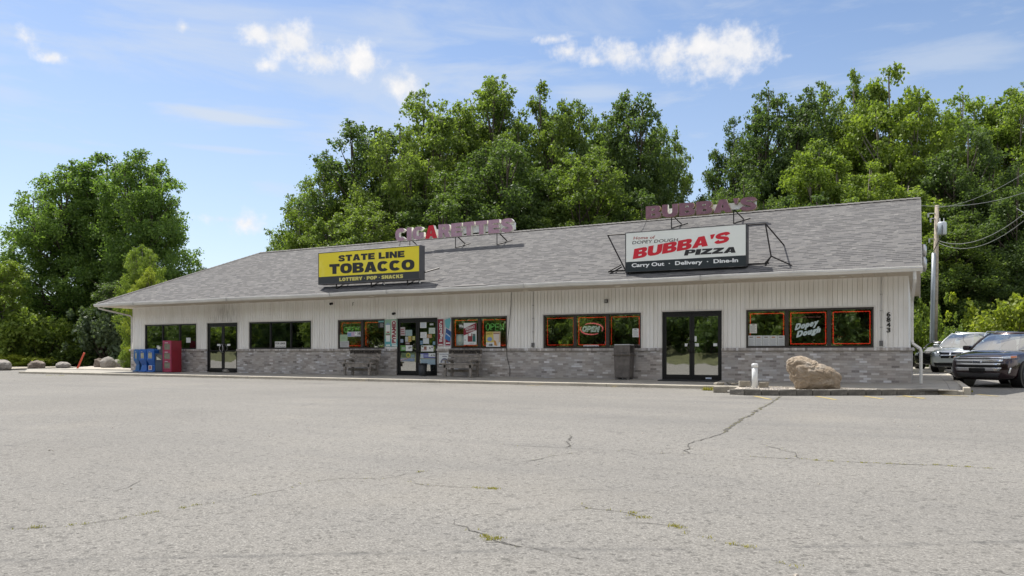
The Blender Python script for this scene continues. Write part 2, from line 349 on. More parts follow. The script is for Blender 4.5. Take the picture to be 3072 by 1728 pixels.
_txt = {}
def text_geo(st, off=0.0, space=1.0, ex=0.0):
    key = (st, off, space, ex)
    if key in _txt: return _txt[key]
    cu = bpy.data.curves.new('t', 'FONT'); cu.body = st; cu.size = 1; cu.offset = off; cu.space_character = space; cu.extrude = ex
    cu.resolution_u = 3
    o = bpy.data.objects.new('t', cu); COL.objects.link(o)
    dg = bpy.context.evaluated_depsgraph_get(); me = bpy.data.meshes.new_from_object(o.evaluated_get(dg))
    vs = np.array([v.co[:] for v in me.vertices]) if len(me.vertices) else np.zeros((0, 3)); fs = [tuple(p.vertices) for p in me.polygons]
    nz = [p.normal.z for p in me.polygons]
    bpy.data.objects.remove(o); bpy.data.curves.remove(cu); bpy.data.meshes.remove(me)
    _txt[key] = (vs, fs, nz); return _txt[key]
def _cat(P, n=5):
    P = [np.array(p, float) for p in P]; out = []
    for i in range(len(P)-1):
        p0 = P[max(i-1, 0)]; p1 = P[i]; p2 = P[i+1]; p3 = P[min(i+2, len(P)-1)]
        for k in range(n): t = k/n; out.append(.5*((2*p1)+(-p0+p2)*t+(2*p0-5*p1+4*p2-p3)*t*t+(-p0+3*p1-3*p2+p3)*t**3))
    return out+[P[-1]]
def _stroke(P, tx, tz):
    C = _cat(P); A = []; Bk = []
    for i, p in enumerate(C):
        d = C[min(i+1, len(C)-1)]-C[max(i-1, 0)]; d = d/np.linalg.norm(d); n = np.array([-d[1]*tx, d[0]*tz]); A.append(tuple(p+n)); Bk.append(tuple(p-n))
    return A+Bk[::-1]
def _sup(cx, cz, rx, rz, a0=0, a1=360, n=28, e=2.5):
    out = []
    for k in range(n+(a1-a0 < 360)):
        a = radians(a0+(a1-a0)*k/n); c, d = cos(a), sin(a); out.append((cx+rx*abs(c)**(2/e)*(1 if c >= 0 else -1), cz+rz*abs(d)**(2/e)*(1 if d >= 0 else -1)))
    return out
GLY = {  # heavy block capitals drawn in a unit box: (relative width, outline, holes)
 'A': (1.12, [(0,0),(.31,1),(.69,1),(1,0),(.64,0),(.59,.17),(.41,.17),(.36,0)], [[(.445,.38),(.555,.38),(.5,.66)]]),
 'B': (1.02, [(0,0),(.70,0),(.90,.05),(1,.18),(1,.34),(.93,.46),(.80,.52),(.91,.58),(.96,.68),(.96,.83),(.87,.96),(.68,1),(0,1)], [[(.38,.64),(.60,.64),(.60,.77),(.38,.77)], [(.38,.23),(.62,.23),(.62,.38),(.38,.38)]]),
 'C': (1.0, _sup(.5,.5,.5,.5,38,322,24)+_sup(.5,.5,.16,.22,322,38,14), []),
 'G': (1.05, _sup(.5,.5,.5,.5,38,312,24)+[(.98,.12),(.98,.54),(.52,.54),(.52,.36),(.66,.36),(.66,.27)]+_sup(.5,.5,.16,.23,310,38,14), []),
 'E': (.95, [(0,0),(1,0),(1,.27),(.42,.27),(.42,.38),(.92,.38),(.92,.62),(.42,.62),(.42,.73),(.98,.73),(.98,1),(0,1)], []),
 'I': (.46, [(0,0),(1,0),(1,1),(0,1)], []), 'L': (.9, [(0,0),(1,0),(1,.28),(.42,.28),(.42,1),(0,1)], []),
 'K': (1.08, [(0,0),(.36,0),(.36,.34),(.46,.44),(.62,0),(1.02,0),(.72,.62),(1,1),(.60,1),(.36,.66),(.36,1),(0,1)], []),
 'N': (1.05, [(0,0),(.33,0),(.33,.52),(.65,0),(1,0),(1,1),(.67,1),(.67,.48),(.35,1),(0,1)], []),
 'O': (1.1, _sup(.5,.5,.5,.5), [_sup(.5,.5,.16,.24,n=16)]),
 'P': (.98, [(0,0),(.38,0),(.38,.33),(.70,.33),(.9,.40),(1,.55),(1,.78),(.9,.94),(.70,1),(0,1)], [[(.38,.57),(.62,.57),(.62,.77),(.38,.77)]]),
 'R': (1.05, [(0,0),(.36,0),(.36,.34),(.46,.34),(.62,0),(1.02,0),(.82,.42),(.93,.52),(.97,.64),(.97,.82),(.88,.96),(.68,1),(0,1)], [[(.36,.58),(.60,.58),(.60,.77),(.36,.77)]]),
 'S': (1.0, _stroke([(.86,.70),(.74,.855),(.5,.875),(.25,.83),(.19,.70),(.30,.58),(.5,.51),(.72,.43),(.81,.29),(.74,.16),(.5,.125),(.26,.145),(.12,.30)], .17, .125), []),
 'T': (.98, [(.30,0),(.70,0),(.70,.72),(1,.72),(1,1),(0,1),(0,.72),(.30,.72)], []),
 'U': (1.05, [(0,1),(0,.34),(.06,.14),(.24,.02),(.5,0),(.76,.02),(.94,.14),(1,.34),(1,1),(.64,1),(.64,.38),(.60,.28),(.5,.25),(.40,.28),(.36,.38),(.36,1)], []),
 'Y': (1.1, [(.32,0),(.68,0),(.68,.38),(1.02,1),(.64,1),(.5,.66),(.36,1),(-.02,1),(.32,.38)], []),
 'Z': (1.0, [(0,0),(1,0),(1,.28),(.54,.28),(.98,.76),(.98,1),(.04,1),(.04,.72),(.46,.72),(0,.24)], []),
 "'": (.34, [(.3,.58),(.7,.58),(1,1),(0,1)], [])}
from mathutils.geometry import tessellate_polygon
def bold_glyph(mb, ch, x0, z0, x1, z1, h, y, off=.03, dil=.06, shear=0, mi=0, ex=0, mi_side=None, font=False):
    """one heavy letter filling the box x0..x1, height h; ex = half depth (real thickness) along y"""
    if ch in GLY and not font:
        _, out, holes = GLY[ch]; loops = [out]+holes; flat = [p for L in loops for p in L]; n = len(flat)
        tris = tessellate_polygon([[Vector((p[0], p[1], 0)) for p in L] for L in loops])
        X = lambda p, yy: (x0+p[0]*(x1-x0)+shear*p[1]*h, yy, z0+(z1-z0)*p[0]+p[1]*h)
        e = ex if ex else .0015; k = len(mb.v)
        mb.v += [X(p, y-e) for p in flat]+[X(p, y+e) for p in flat]
        for t in tris:
            a, b_, c = [Vector((*flat[i], 0)) for i in t]; cw = (b_-a).cross(c-a).z < 0; t = tuple(t)[::-1] if cw else tuple(t)
            mb.f.append((k+t[0], k+t[1], k+t[2])); mb.mi.append(mi); mb.f.append((k+n+t[2], k+n+t[1], k+n+t[0])); mb.mi.append(mi)
        q = 0
        for L in loops:
            m = len(L)
            for i in range(m): mb.f.append((k+q+i, k+n+q+i, k+n+q+(i+1) % m, k+q+(i+1) % m)); mb.mi.append(mi if mi_side is None else mi_side)
            q += m
        return
    d = dil*h
    for k in range(10):
        a = 2*pi*k/9; dx, dz = (0, 0) if k == 9 else (d*cos(a)*1.15, d*sin(a)*.75)
        put_text(mb, ch, x0+d*1.15+dx, z0+d*.75+dz, x1-d*1.15+dx, z1+d*.75+dz, h-1.5*d, y-.0004*k, off, shear=shear, mi=mi, ex=ex, mi_side=mi_side)
def put_heavy(mb, st, x0, z0, x1, z1, h, y, off=.03, dil=.06, gap=.03, shear=0, mi=0, font=False):
    ws = []
    for ch in st:
        if ch == ' ': ws.append(.38); continue
        if ch == '·': ws.append(.34); continue
        if ch in GLY and not font: ws.append(GLY[ch][0]); continue
        v = text_geo(ch, off)[0]; ws.append(v[:, 0].max()-v[:, 0].min()+.1*(ch not in "'·"))
    tot = sum(ws); sc = ((x1-x0)-gap*(len(st)-1))/tot; x = x0
    for ch, w in zip(st, ws):
        if ch != ' ':
            za = z0+(z1-z0)*(x-x0)/(x1-x0); zb = z0+(z1-z0)*(x+w*sc-x0)/(x1-x0)
            if ch == '·': mb.box(x+w*sc*.2, x+w*sc*.8, y-.001, y, za+h*.4, za+h*.4+w*sc*.6, mi)
            else: bold_glyph(mb, ch, x, za, x+w*sc, zb, h, y, off, dil, shear, mi, font=font)
        x += w*sc+gap
CAPH = {}
def caph(off):
    if off not in CAPH: v = text_geo('H', off)[0]; CAPH[off] = (v[:, 1].min(), v[:, 1].max())
    return CAPH[off]
def put_text(mb, st, x0, z0, x1, z1, h, y, off=0.0, shear=0.0, space=1.0, mi=0, vert=False, ex=0, mi_side=None, weight=0):
    """text from baseline start (x0,z0) to end (x1,z1), cap height h, on the plane y, read from -y.  weight thickens strokes evenly"""
    v, fs, nz = text_geo(st, off, space, ex)
    if not len(v): return
    a, c = caph(off); w0, w1 = v[:, 0].min(), v[:, 0].max()
    X = (v[:, 0]-w0)/(w1-w0); Z = (v[:, 1]-a)/(c-a)*h
    L = math.hypot(x1-x0, z1-z0) if vert else (x1-x0)
    if vert: px = x0-Z; pz = z0+X*(z1-z0)
    else: px = x0+X*(x1-x0)+shear*Z; pz = z0+X*(z1-z0)+Z
    py = y-v[:, 2]
    k = len(mb.v); mb.v += [(float(a), float(b), float(c)) for a, b, c in zip(px, py, pz)]
    for f, n in zip(fs, nz):
        mb.f.append(tuple(i+k for i in f)); mb.mi.append(mi if (mi_side is None or n > .5) else mi_side)

# ------------------------------------------------------------------ ground
M_soil = mat('verge_soil', (.10, .11, .045), .95, var=.45, vs=.6, bump=.5, bs=12, fleck=((.16, .14, .07), 5, .7))
M_gravel = mat('pale_gravel', (.40, .36, .31), .95, var=.3, vs=9, bump=1, bs=35, fleck=((.62, .58, .52), 28, .8))
struct(MB().slab([(-400, -300), (400, -300), (400, 500), (-400, 500)], -.6, -.22).build('ground', M_soil))
struct(MB().slab([(-33.5, -2.5), (-60, 3), (-60, -44), (60, -44), (60, 30), (14.1, 30), (14.1, -.5), (-27, -.5), (-34, 7.6), (-36.2, 7.2)], -.5, -.18).build('parking_lot', M_asph))
# concrete walk: gentle fall to the kerb
def sheet(mb, pts, th=.3):
    n = len(pts); mb.add(pts+[(x, y, z-th) for x, y, z in pts], [tuple(range(n)), tuple(range(2*n-1, n-1, -1))]+[(i, i+n, (i+1) % n+n, (i+1) % n) for i in range(n)])
sw = MB(); sheet(sw, [(-26.2, -2.28, -.088), (14.0, -2.28, -.088), (14.0, .3, .0), (-30.5, .3, -.06)])
sheet(sw, [(12.6, .304, .0), (14.0, .304, .0), (14.0, 26, .0), (12.6, 26, .0)])
sheet(sw, [(-30.5, .304, -.06), (-21.2, .304, -.0), (-21.2, 1.1, -.02), (-32.2, 3.1, -.09)])
struct(sw.build('sidewalk', M_conc))
kb = MB()
def kerb_run(a, b, w=.17, top=-.088, bot=-.4):
    a = Vector(a); b = Vector(b); d = (b-a).normalized(); n = Vector((d.y, -d.x))
    P = [a, b, b+n*w, a+n*w]; kb.slab([(p.x, p.y) for p in P], bot, top+.004)
kerb_run((-26.4, -2.29), (14.0, -2.29)); kerb_run((14.002, -2.46), (14.0, 26), .16, .0)
o = bevel(kb.build('kerb', M_kerb), .02, 2); struct(o)
kb = MB(); kerb_run((-60, 4.1), (-32.9, -.6), .14, -.10); kerb_run((-32.9, -.596), (-36.3, 7.5), .14, -.10)
struct(bevel(kb.build('verge_kerb', mat('dark_kerb', (.14, .13, .12), .9)), .02))
struct(MB().slab([(-31.9, 3.3), (-21.3, 1.15), (-21.3, 16), (-44, 22), (-37, 8.2)], -.4, -.10).build('gravel_bed', M_gravel))
struct(MB().slab([(-60, 4.3), (-33.2, -.35), (-36.6, 7.6), (-44, 9.4), (-60, 9.4)], -.4, -.14).build('gravel_verge', mat('verge_gravel', (.30, .27, .22), .95, var=.3, vs=6, bump=1, bs=30)))
struct(MB().slab([(14.8, 30.1), (60, 30.1), (60, 60), (14.8, 60)], -.5, -.12).build('rear_yard', M_soil))

# ------------------------------------------------------------------ the shop building
B = thing('shop_building', 'long single storey shop with pale grooved siding, grey brick base and grey shingle roof', 'building', (0, 0, 0))
XL, XR = -21.13, 12.77
ZS = 3.06; ZL0, ZL1 = .925, 1.012
WIN = {'A': (-20.185, -16.567, [-18.93, -17.73]), 'B': (-13.176, -9.563, [-11.92, -10.73]), 'C': (-8.114, -5.717, [-6.87]),
       'D': (-2.60, -.195, [-1.38]), 'E': (1.264, 4.866, [2.47, 3.67]), 'F': (8.272, 11.873, [9.47, 10.67])}
DOOR = {'A': (-15.846, -13.889), 'B': (-5.122, -3.213), 'C': (5.589, 7.524)}
WT = 2.195; DT = 2.20
sid = MB()
PITCH = .1335
def siding(x0, x1, z0, z1, y=0.0):
    pts = [(x0, 0)]; i = math.floor((x0-XL)/PITCH)
    while True:
        g = XL+i*PITCH; i += 1
        if g > x1: break
        for dx, dy in ((-.010, 0), (-.008, .018), (.008, .018), (.010, 0)):
            if x0+.001 < g+dx < x1-.001: pts.append((g+dx, dy))
    pts.append((x1, 0)); n = len(pts)
    sid.add([(x, y+d, z0) for x, d in pts]+[(x, y+d, z1) for x, d in pts], [(j, j+1, j+1+n, j+n) for j in range(n-1)])
ops = sorted([(a, b, WT) for a, b, _ in WIN.values()]+[(a, b, DT) for a, b in DOOR.values()])
x = XL
for a, b, t in ops:
    siding(x, a, ZL1, ZS); siding(a, b, t, ZS); x = b
siding(x, XR, ZL1, ZS)
sid.box(XL, XL+.004, .004, 8.0, ZL1, ZS); sid.box(XR-.004, XR, .004, 8.0, ZL1, ZS)
sid.box(XL+.01, XR-.01, 7.9, 8.0, 0, ZS)
sid.build('siding', M_side, B)
# gable end above the wall plate
MB().add([(XR-.002, -1.3, ZS+.02), (XR-.002, 9.3, ZS+.02), (XR-.002, 4, 5.84)], [(0, 1, 2)]).build('gable_siding', M_side, B)
bk = MB()
for a, b in ((-21.2, DOOR['A'][0]), (DOOR['A'][1], DOOR['B'][0]), (DOOR['B'][1], DOOR['C'][0]), (DOOR['C'][1], 12.845)):
    bk.box(a+.002, b-.002, -.05, .1, -.05, ZL0)
bk.box(-21.2, -21.1, .102, 8, -.05, ZL0); bk.box(12.745, 12.845, .102, 8, -.05, ZL0)
bk.build('brick_wall', M_brick, B)
lg = MB()
for a, b in ((-21.26, DOOR['A'][0]), (DOOR['A'][1], DOOR['B'][0]), (DOOR['B'][1], DOOR['C'][0]), (DOOR['C'][1], 12.91)):
    lg.box(a+.002, b-.002, -.11, .095, ZL0, ZL1)
lg.box(-21.26, -21.05, .097, 8, ZL0, ZL1); lg.box(12.7, 12.91, .097, 8, ZL0, ZL1)
bevel(lg.build('brick_ledge', M_sold, B), .006, 1)

# interior seen through the glass
it = MB(); it.box(XL+.02, XR-.02, .2, 7.8, -.12, -.06, 1); it.box(XL+.02, XR-.02, 5.6, 5.7, -.05, 2.9, 0); it.box(XL+.02, XR-.02, .1, 7.8, 2.75, 2.85, 0)
for xx in (-8.6, .6, 5.2, -16.2): it.box(xx, xx+.12, .12, 5.6, -.05, 2.75, 0)
it.build('interior_walls', [M_int, M_intf], B)
for (a, b, ms) in (WIN['A'], WIN['B']):
    for e in [a]+ms: MB().box(e+.03, e+.16, .12, .30, ZL1+.02, WT-.02).build('drywall_return', M_drywall, B)
    MB().box(a+.2, a+1.0, .9, .94, ZL1-.9, WT).build('drywall_partition', M_drywall, B)

def win(key, col):
    a, b, ms = WIN[key]; f = MB(); fw = .055
    f.box(a, b, -.012, .09, ZL1, ZL1+.06); f.box(a, b, -.012, .09, WT-.06, WT)
    f.box(a, a+fw, -.012, .09, ZL1+.06, WT-.06); f.box(b-fw, b, -.012, .09, ZL1+.06, WT-.06)
    mw = .035 if key in 'AB' else .055
    for m in ms: f.box(m-mw, m+mw, -.010, .09, ZL1+.06, WT-.06)
    w = bevel(f.build('window', col, B), .006, 1)
    t = MB(); t.box(a-.045, b+.045, -.022, .0, WT, WT+.04); t.box(a-.045, a, -.022, 0, ZL1, WT); t.box(b, b+.045, -.022, 0, ZL1, WT)
    t.build('window_trim', M_trim, w)
    ed = [a+fw]+[q for m in ms for q in (m-mw, m+mw)]+[b-fw]
    for i in range(0, len(ed), 2):
        MB().box(ed[i], ed[i+1], .035, .043, ZL1+.06, WT-.06).build('pane', M_glass, w)
    return ed
PANES = {k: win(k, M_bronze if k in 'EFCD' else M_black) for k in 'ABCDEF'}

def door(key, rail=False):
    a, b = DOOR[key]; f = MB(); y0, y1 = .0, .1
    f.box(a, a+.05, y0, y1, 0, DT-.0); f.box(b-.05, b, y0, y1, 0, DT); f.box(a+.05, b-.05, y0, y1, DT-.07, DT); f.box(a, b, y0-.03, y1, -.01, .02)
    d = bevel(f.build('door', M_black, B), .004, 1)
    t = MB(); t.box(a-.03, b+.03, -.035, .0, DT, DT+.035); t.box(a-.03, a, -.03, 0, ZL1, DT); t.box(b, b+.03, -.03, 0, ZL1, DT); t.build('door_trim', M_trim, d)
    mid = (a+b)/2
    for s, (p, q) in enumerate(((a+.053, mid-.004), (mid+.004, b-.053))):
        g = MB(); st = .075
        g.box(p, p+st, .02, .07, .02, DT-.075); g.box(q-st, q, .02, .07, .02, DT-.075)
        g.box(p+st, q-st, .02, .07, .02, .15); g.box(p+st, q-st, .02, .07, DT-.17, DT-.075)
        if rail: g.box(p+st, q-st, .022, .066, .91, .955)
        g.build('door_leaf', M_black, d)
        zz = ((.15, .91), (.955, DT-.17)) if rail else ((.15, DT-.17),)
        for z0, z1 in zz: MB().box(p+st, q-st, .042, .05, z0, z1).build('door_glass', M_glassd, d)
        hx = q-.035 if s == 0 else p+.035; sg = -1 if s == 0 else 1
        MB().tube([(hx, .02, .86), (hx, -.05, .88), (hx+sg*.07, -.075, 1.0), (hx+sg*.07, -.075, 1.1), (hx, -.05, 1.22), (hx, .02, 1.24)], .014, 8).build('door_handle', M_blkpaint if key != 'A' else M_alu, d, True)
    return d
door('A', True); door('B'); door('C')

# roof: gable at the right end, hip at the left
ZE = 3.19; YF, YB, YR = -1.37, 9.37, 4.0; ZR = 5.95; EL, ER = -21.95, 13.09; RL = -16.65
rf = bpy.data.meshes.new('roof'); bm = bmesh.new(); uvl = bm.loops.layers.uv.new('UVMap')
sl = sqrt((YR-YF)**2+(ZR-ZE)**2); slh = sqrt((RL-EL)**2+(ZR-ZE)**2)
def rface(pts, uvs, mi=0):
    f = bm.faces.new([bm.verts.new(p) for p in pts]); f.material_index = mi
    for l, uv in zip(f.loops, uvs): l[uvl].uv = uv
T = .05
rface([(EL, YF, ZE), (ER, YF, ZE), (ER, YR, ZR), (RL, YR, ZR)], [(EL, 0), (ER, 0), (ER, sl), (RL, sl)])
rface([(ER, YB, ZE), (EL, YB, ZE), (RL, YR, ZR), (ER, YR, ZR)], [(-ER, 0), (-EL, 0), (-RL, sl), (-ER, sl)])
rface([(EL, YB, ZE), (EL, YF, ZE), (RL, YR, ZR)], [(YB, 0), (YF, 0), (YR, slh)])
# edge thickness and underside
for (p, q) in (((EL, YF), (ER, YF)), ((EL, YB), (EL, YF)), ((ER, YB), (EL, YB))):
    rface([(p[0], p[1], ZE-T), (q[0], q[1], ZE-T), (q[0], q[1], ZE), (p[0], p[1], ZE)], [(0, 0)]*4, 1)
rface([(ER, YF, ZE-T), (ER, YR, ZR-T), (ER, YR, ZR), (ER, YF, ZE)], [(0, 0)]*4, 1); rface([(ER, YR, ZR-T), (ER, YB, ZE-T), (ER, YB, ZE), (ER, YR, ZR)], [(0, 0)]*4, 1)
rface([(ER, YF, ZE-T), (EL, YF, ZE-T), (RL, YR, ZR-T), (ER, YR, ZR-T)], [(0, 0)]*4, 1)
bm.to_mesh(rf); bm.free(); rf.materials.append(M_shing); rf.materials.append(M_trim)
ro = bpy.data.objects.new('roof', rf); COL.objects.link(ro); ro.parent = B
# ridge and hip caps: short overlapping pieces
def cap_run(a, b, n):
    a = Vector(a); b = Vector(b); mb = MB(); d = (b-a).normalized(); s = d.cross(Vector((0, 0, 1))).normalized()
    for i in range(n):
        p = a+(b-a)*(i/n); q = a+(b-a)*((i+1.12)/n); h0, h1 = .012, .026
        mb.add([tuple(p-s*.13+Vector((0, 0, h0-.055))), tuple(p+Vector((0, 0, h0+.012))), tuple(p+s*.13+Vector((0, 0, h0-.055))),
                tuple(q-s*.13+Vector((0, 0, h1-.055))), tuple(q+Vector((0, 0, h1+.012))), tuple(q+s*.13+Vector((0, 0, h1-.055)))], [(0, 3, 4, 1), (1, 4, 5, 2), (3, 5, 4)])
    return mb
M_cap = mat('cap_shingle', (.13, .125, .12), .95, var=.3, vs=3)
cap_run((ER, YR, ZR), (RL, YR, ZR), 150).build('ridge_cap', M_cap, ro)
cap_run((EL+.02, YF+.02, ZE+.02), (RL, YR, ZR), 42).build('hip_cap', M_cap, ro)
# lifted shingle edge above the gutter, an old patch and its bent flashing
MB().add([(-1.9, -1.36, 3.215), (-.9, -1.36, 3.225), (-.2, -1.36, 3.21), (-.6, -1.2, 3.29), (-1.4, -1.2, 3.295)], [(0, 1, 4), (1, 3, 4), (1, 2, 3)]).build('roof_patch', mat('patch_felt', (.15, .145, .14), .9), ro)
# rake board on the gable end
rk = MB()
for (y0, z0, y1, z1) in ((YF, ZE, YR, ZR), (YR, ZR, YB, ZE)):
    rk.add([(ER-.03, y0, z0-.20), (ER-.03, y1, z1-.20), (ER-.03, y1, z1-.052), (ER-.03, y0, z0-.052), (ER+.01, y0, z0-.20), (ER+.01, y1, z1-.20), (ER+.01, y1, z1-.052), (ER+.01, y0, z0-.052)],
           [(0, 1, 2, 3), (7, 6, 5, 4), (0, 4, 5, 1), (3, 2, 6, 7), (0, 3, 7, 4), (1, 5, 6, 2)])
rk.build('rake_board', M_trim, B)
# soffit boards with joints
sf = MB(); x = EL+.02
while x < ER-.02:
    x1 = min(x+.305, ER-.02); sf.box(x+.003, x1-.003, YF+.09, .02, ZS, ZS+.012); x += .305
sf.box(EL+.02, ER-.02, YF+.09, .02, ZS+.013, ZS+.02)
sf.box(EL+.02, XL, .022, 9.3, ZS, ZS+.012); sf.box(XR, ER-.02, .022, 9.3, ZS, ZS+.012)
sf.build('soffit', M_soff, B)
fa = MB(); fa.box(EL+.015, ER-.01, YF+.05, YF+.085, ZS-.01, ZE-.055); fa.box(EL+.01, EL+.04, YF+.09, YB, ZS-.01, ZE-.055); fa.build('fascia', M_trim, B)
# K-style gutter, sections with a slight sag
prof = [(.045, -.005), (-.075, -.005), (-.082, -.02), (-.07, -.03), (-.085, -.055), (-.06, -.10), (-.045, -.135), (.045, -.135)]
gt = MB(); xs = list(np.linspace(EL-.06, ER+.03, 60)); npf = len(prof)
for x in xs:
    dz = .012*sin(x*.9)+.006*sin(x*2.7)
    gt.v += [(x, YF+.0+py, ZE+.005+pz+dz) for py, pz in prof]
for i in range(len(xs)-1):
    for j in range(npf-1): gt.f.append((i*npf+j, i*npf+j+1, (i+1)*npf+j+1, (i+1)*npf+j)); gt.mi.append(0)
gt.f += [tuple(range(npf)), tuple((len(xs)-1)*npf+j for j in range(npf-1, -1, -1))]; gt.mi += [0, 0]
g = gt.build('gutter', M_gut, B)
for x in (-19.1, -13.0, -7.3, -4.55, 1.2, 7.2):
    jn = MB(); jn.prism([(x-.02, ZE-.13), (x+.02, ZE-.13), (x+.02, ZE+.005), (x-.02, ZE+.005)], YF-.092, YF-.05); jn.build('gutter_joint', mat('gutter_seam', (.42, .41, .39), .5), g)
gl = MB(); gl.prism([(EL-.09, ZE-.13), (EL-.05, ZE-.13), (EL+.005, ZE-.0), (EL-.09, ZE-.0)], YF+.05, YB); gl.build('side_gutter', M_gut, B)
# recessed soffit lights
for (px, py) in ((580, 914), (741, 907), (1115, 889), (1333, 880), (1578, 870), (1853, 858), (2163, 845), (2528, 829)):
    p = onZ(px, py, ZS); l = MB(); l.tube([(p[0], p[1], ZS-.012), (p[0], p[1], ZS+.0)], .11, 20)
    rl = l.build('recessed_light', M_trim, B); MB().tube([(p[0], p[1], ZS-.014), (p[0], p[1], ZS-.0125)], .075, 20).build('lamp_lens', mat('lamp_lens', (.8, .76, .62), .3, var=0), rl)
# downspouts
def rect_spout(name, pts, w=.075, d=.055):
    mb = MB(); mb.tube(pts, w*.62, 4); o = mb.build(name, M_gut, B); bevel(o, .008, 2); return o
rect_spout('downspout', [(12.93, -1.36, 3.07), (12.93, -1.36, 2.84), (12.93, -1.30, 2.78), (12.86, -.14, 2.36), (12.86, -.09, 2.28), (12.86, -.09, 1.22), (12.88, -.12, 1.12), (13.06, -.2, .98), (13.08, -.2, .9), (13.08, -.2, .0)])
rect_spout('downspout', [(-21.83, -1.34, 3.07), (-21.82, -1.3, 2.98), (-21.72, -1.15, 2.93), (-21.24, -.06, 2.66), (-21.22, .02, 2.56), (-21.22, .02, .4)])
# exhaust hoods on the gable end
for z, r in ((3.92, .20), (3.48, .22)):
    h = MB(); yy = 1.0+(z-3.3)*.9
    h.tube([(12.8, yy, z), (13.10, yy, z), (13.11, yy, z), (13.20, yy, z), (13.24, yy, z)], [.13, .13, r, r, r*.6], 20); h.build('exhaust_hood', M_alu, B, True)
# house number, one digit above the other
hn = MB()
for i, ch in enumerate('6843'):
    x0, z1 = onY(2659.5, 936+i*15.6, -.02)[[0, 2]]; z0 = z1-.135
    put_text(hn, ch, x0, z0, x0+.105, z0, .13, -.012, .02, ex=.01)
hn.build('house_number', M_black, B)
# conduits with boxes
def conduit(px, zb, mname='conduit'):
    x = onY(px, 950)[0]; c = MB(); c.tube([(x, -.02, ZS), (x, -.02, zb+.1)], .012, 8)
    for z in (2.55, 2.08, 1.6):
        if z > zb+.2: c.box(x-.03, x+.03, -.04, -.003, z-.012, z+.012)
    k = c.build(mname, mat('conduit_grey', (.42, .41, .4), .5, .4), B); MB().box(x-.045, x+.045, -.07, -.003, zb, zb+.15).build('junction_box', mat('box_grey', (.12, .12, .12), .6), k)
conduit(2643.5, 1.06); conduit(1600, 1.06)
o = MB().tube([(*onY(1534, 860, -.03)[[0]], -.03, 3.05), (onY(1534, 900)[0], -.03, 2.6), (onY(1530, 980)[0]-.02, -.04, 1.7), (onY(1525, 1030)[0], -.13, 1.05), (onY(1524, 1070)[0], -.08, .7), (onY(1533, 1110)[0], -.08, .25), (onY(1532, 1125)[0], -.08, -.0)], .009, 6).build('hanging_cable', M_black, B)

# cameras and wall lights under the eave
def wall_unit(px, py, kind, label, cat):
    x, z = onY(px, py, -.08)[[0, 2]]
    t = thing(kind, label, cat, (x, 0, z)); 
    if kind == 'security_camera':
        MB().tube([(0, -.003, 0), (0, -.05, 0), (0, -.09, -.01)], [.05, .045, .02], 14).build('mount', M_black, t, True)
        bmh = bmesh.new(); bmesh.ops.create_uvsphere(bmh, u_segments=14, v_segments=10, radius=.055); me = bpy.data.meshes.new('dome'); bmh.to_mesh(me); bmh.free(); me.materials.append(M_black)
        d = bpy.data.objects.new('dome', me); COL.objects.link(d); d.parent = t; d.location = (0, -.11, -.02)
    else:
        bevel(MB().box(-.06, .06, -.07, -.003, -.06, .06).build('housing', M_dkgrey, t), .01); MB().box(-.045, .045, -.078, -.071, -.04, .04).build('lens', mat('lens_grey', (.25, .25, .24), .3), t)
wall_unit(993, 910.5, 'security_camera', 'small black security camera high on the siding between the left-hand windows', 'camera')
wall_unit(1180.5, 940, 'security_camera', 'small black security camera just above the poster-covered door', 'camera')
wall_unit(1817, 903.5, 'floodlight', 'small dark grey floodlight on the siding above the oval neon sign window', 'light')
x, z = onY(1060, 907, -.04)[[0, 2]]
o = MB().tube([(x, -.003, z), (x-.03, -.05, z-.02), (x-.01, -.06, z-.1), (x-.04, -.05, z-.13)], .01, 6).build('bent_hook', M_dkgrey); tag(o, 'thin bent metal hook under the eave above the left neon window', 'hook')

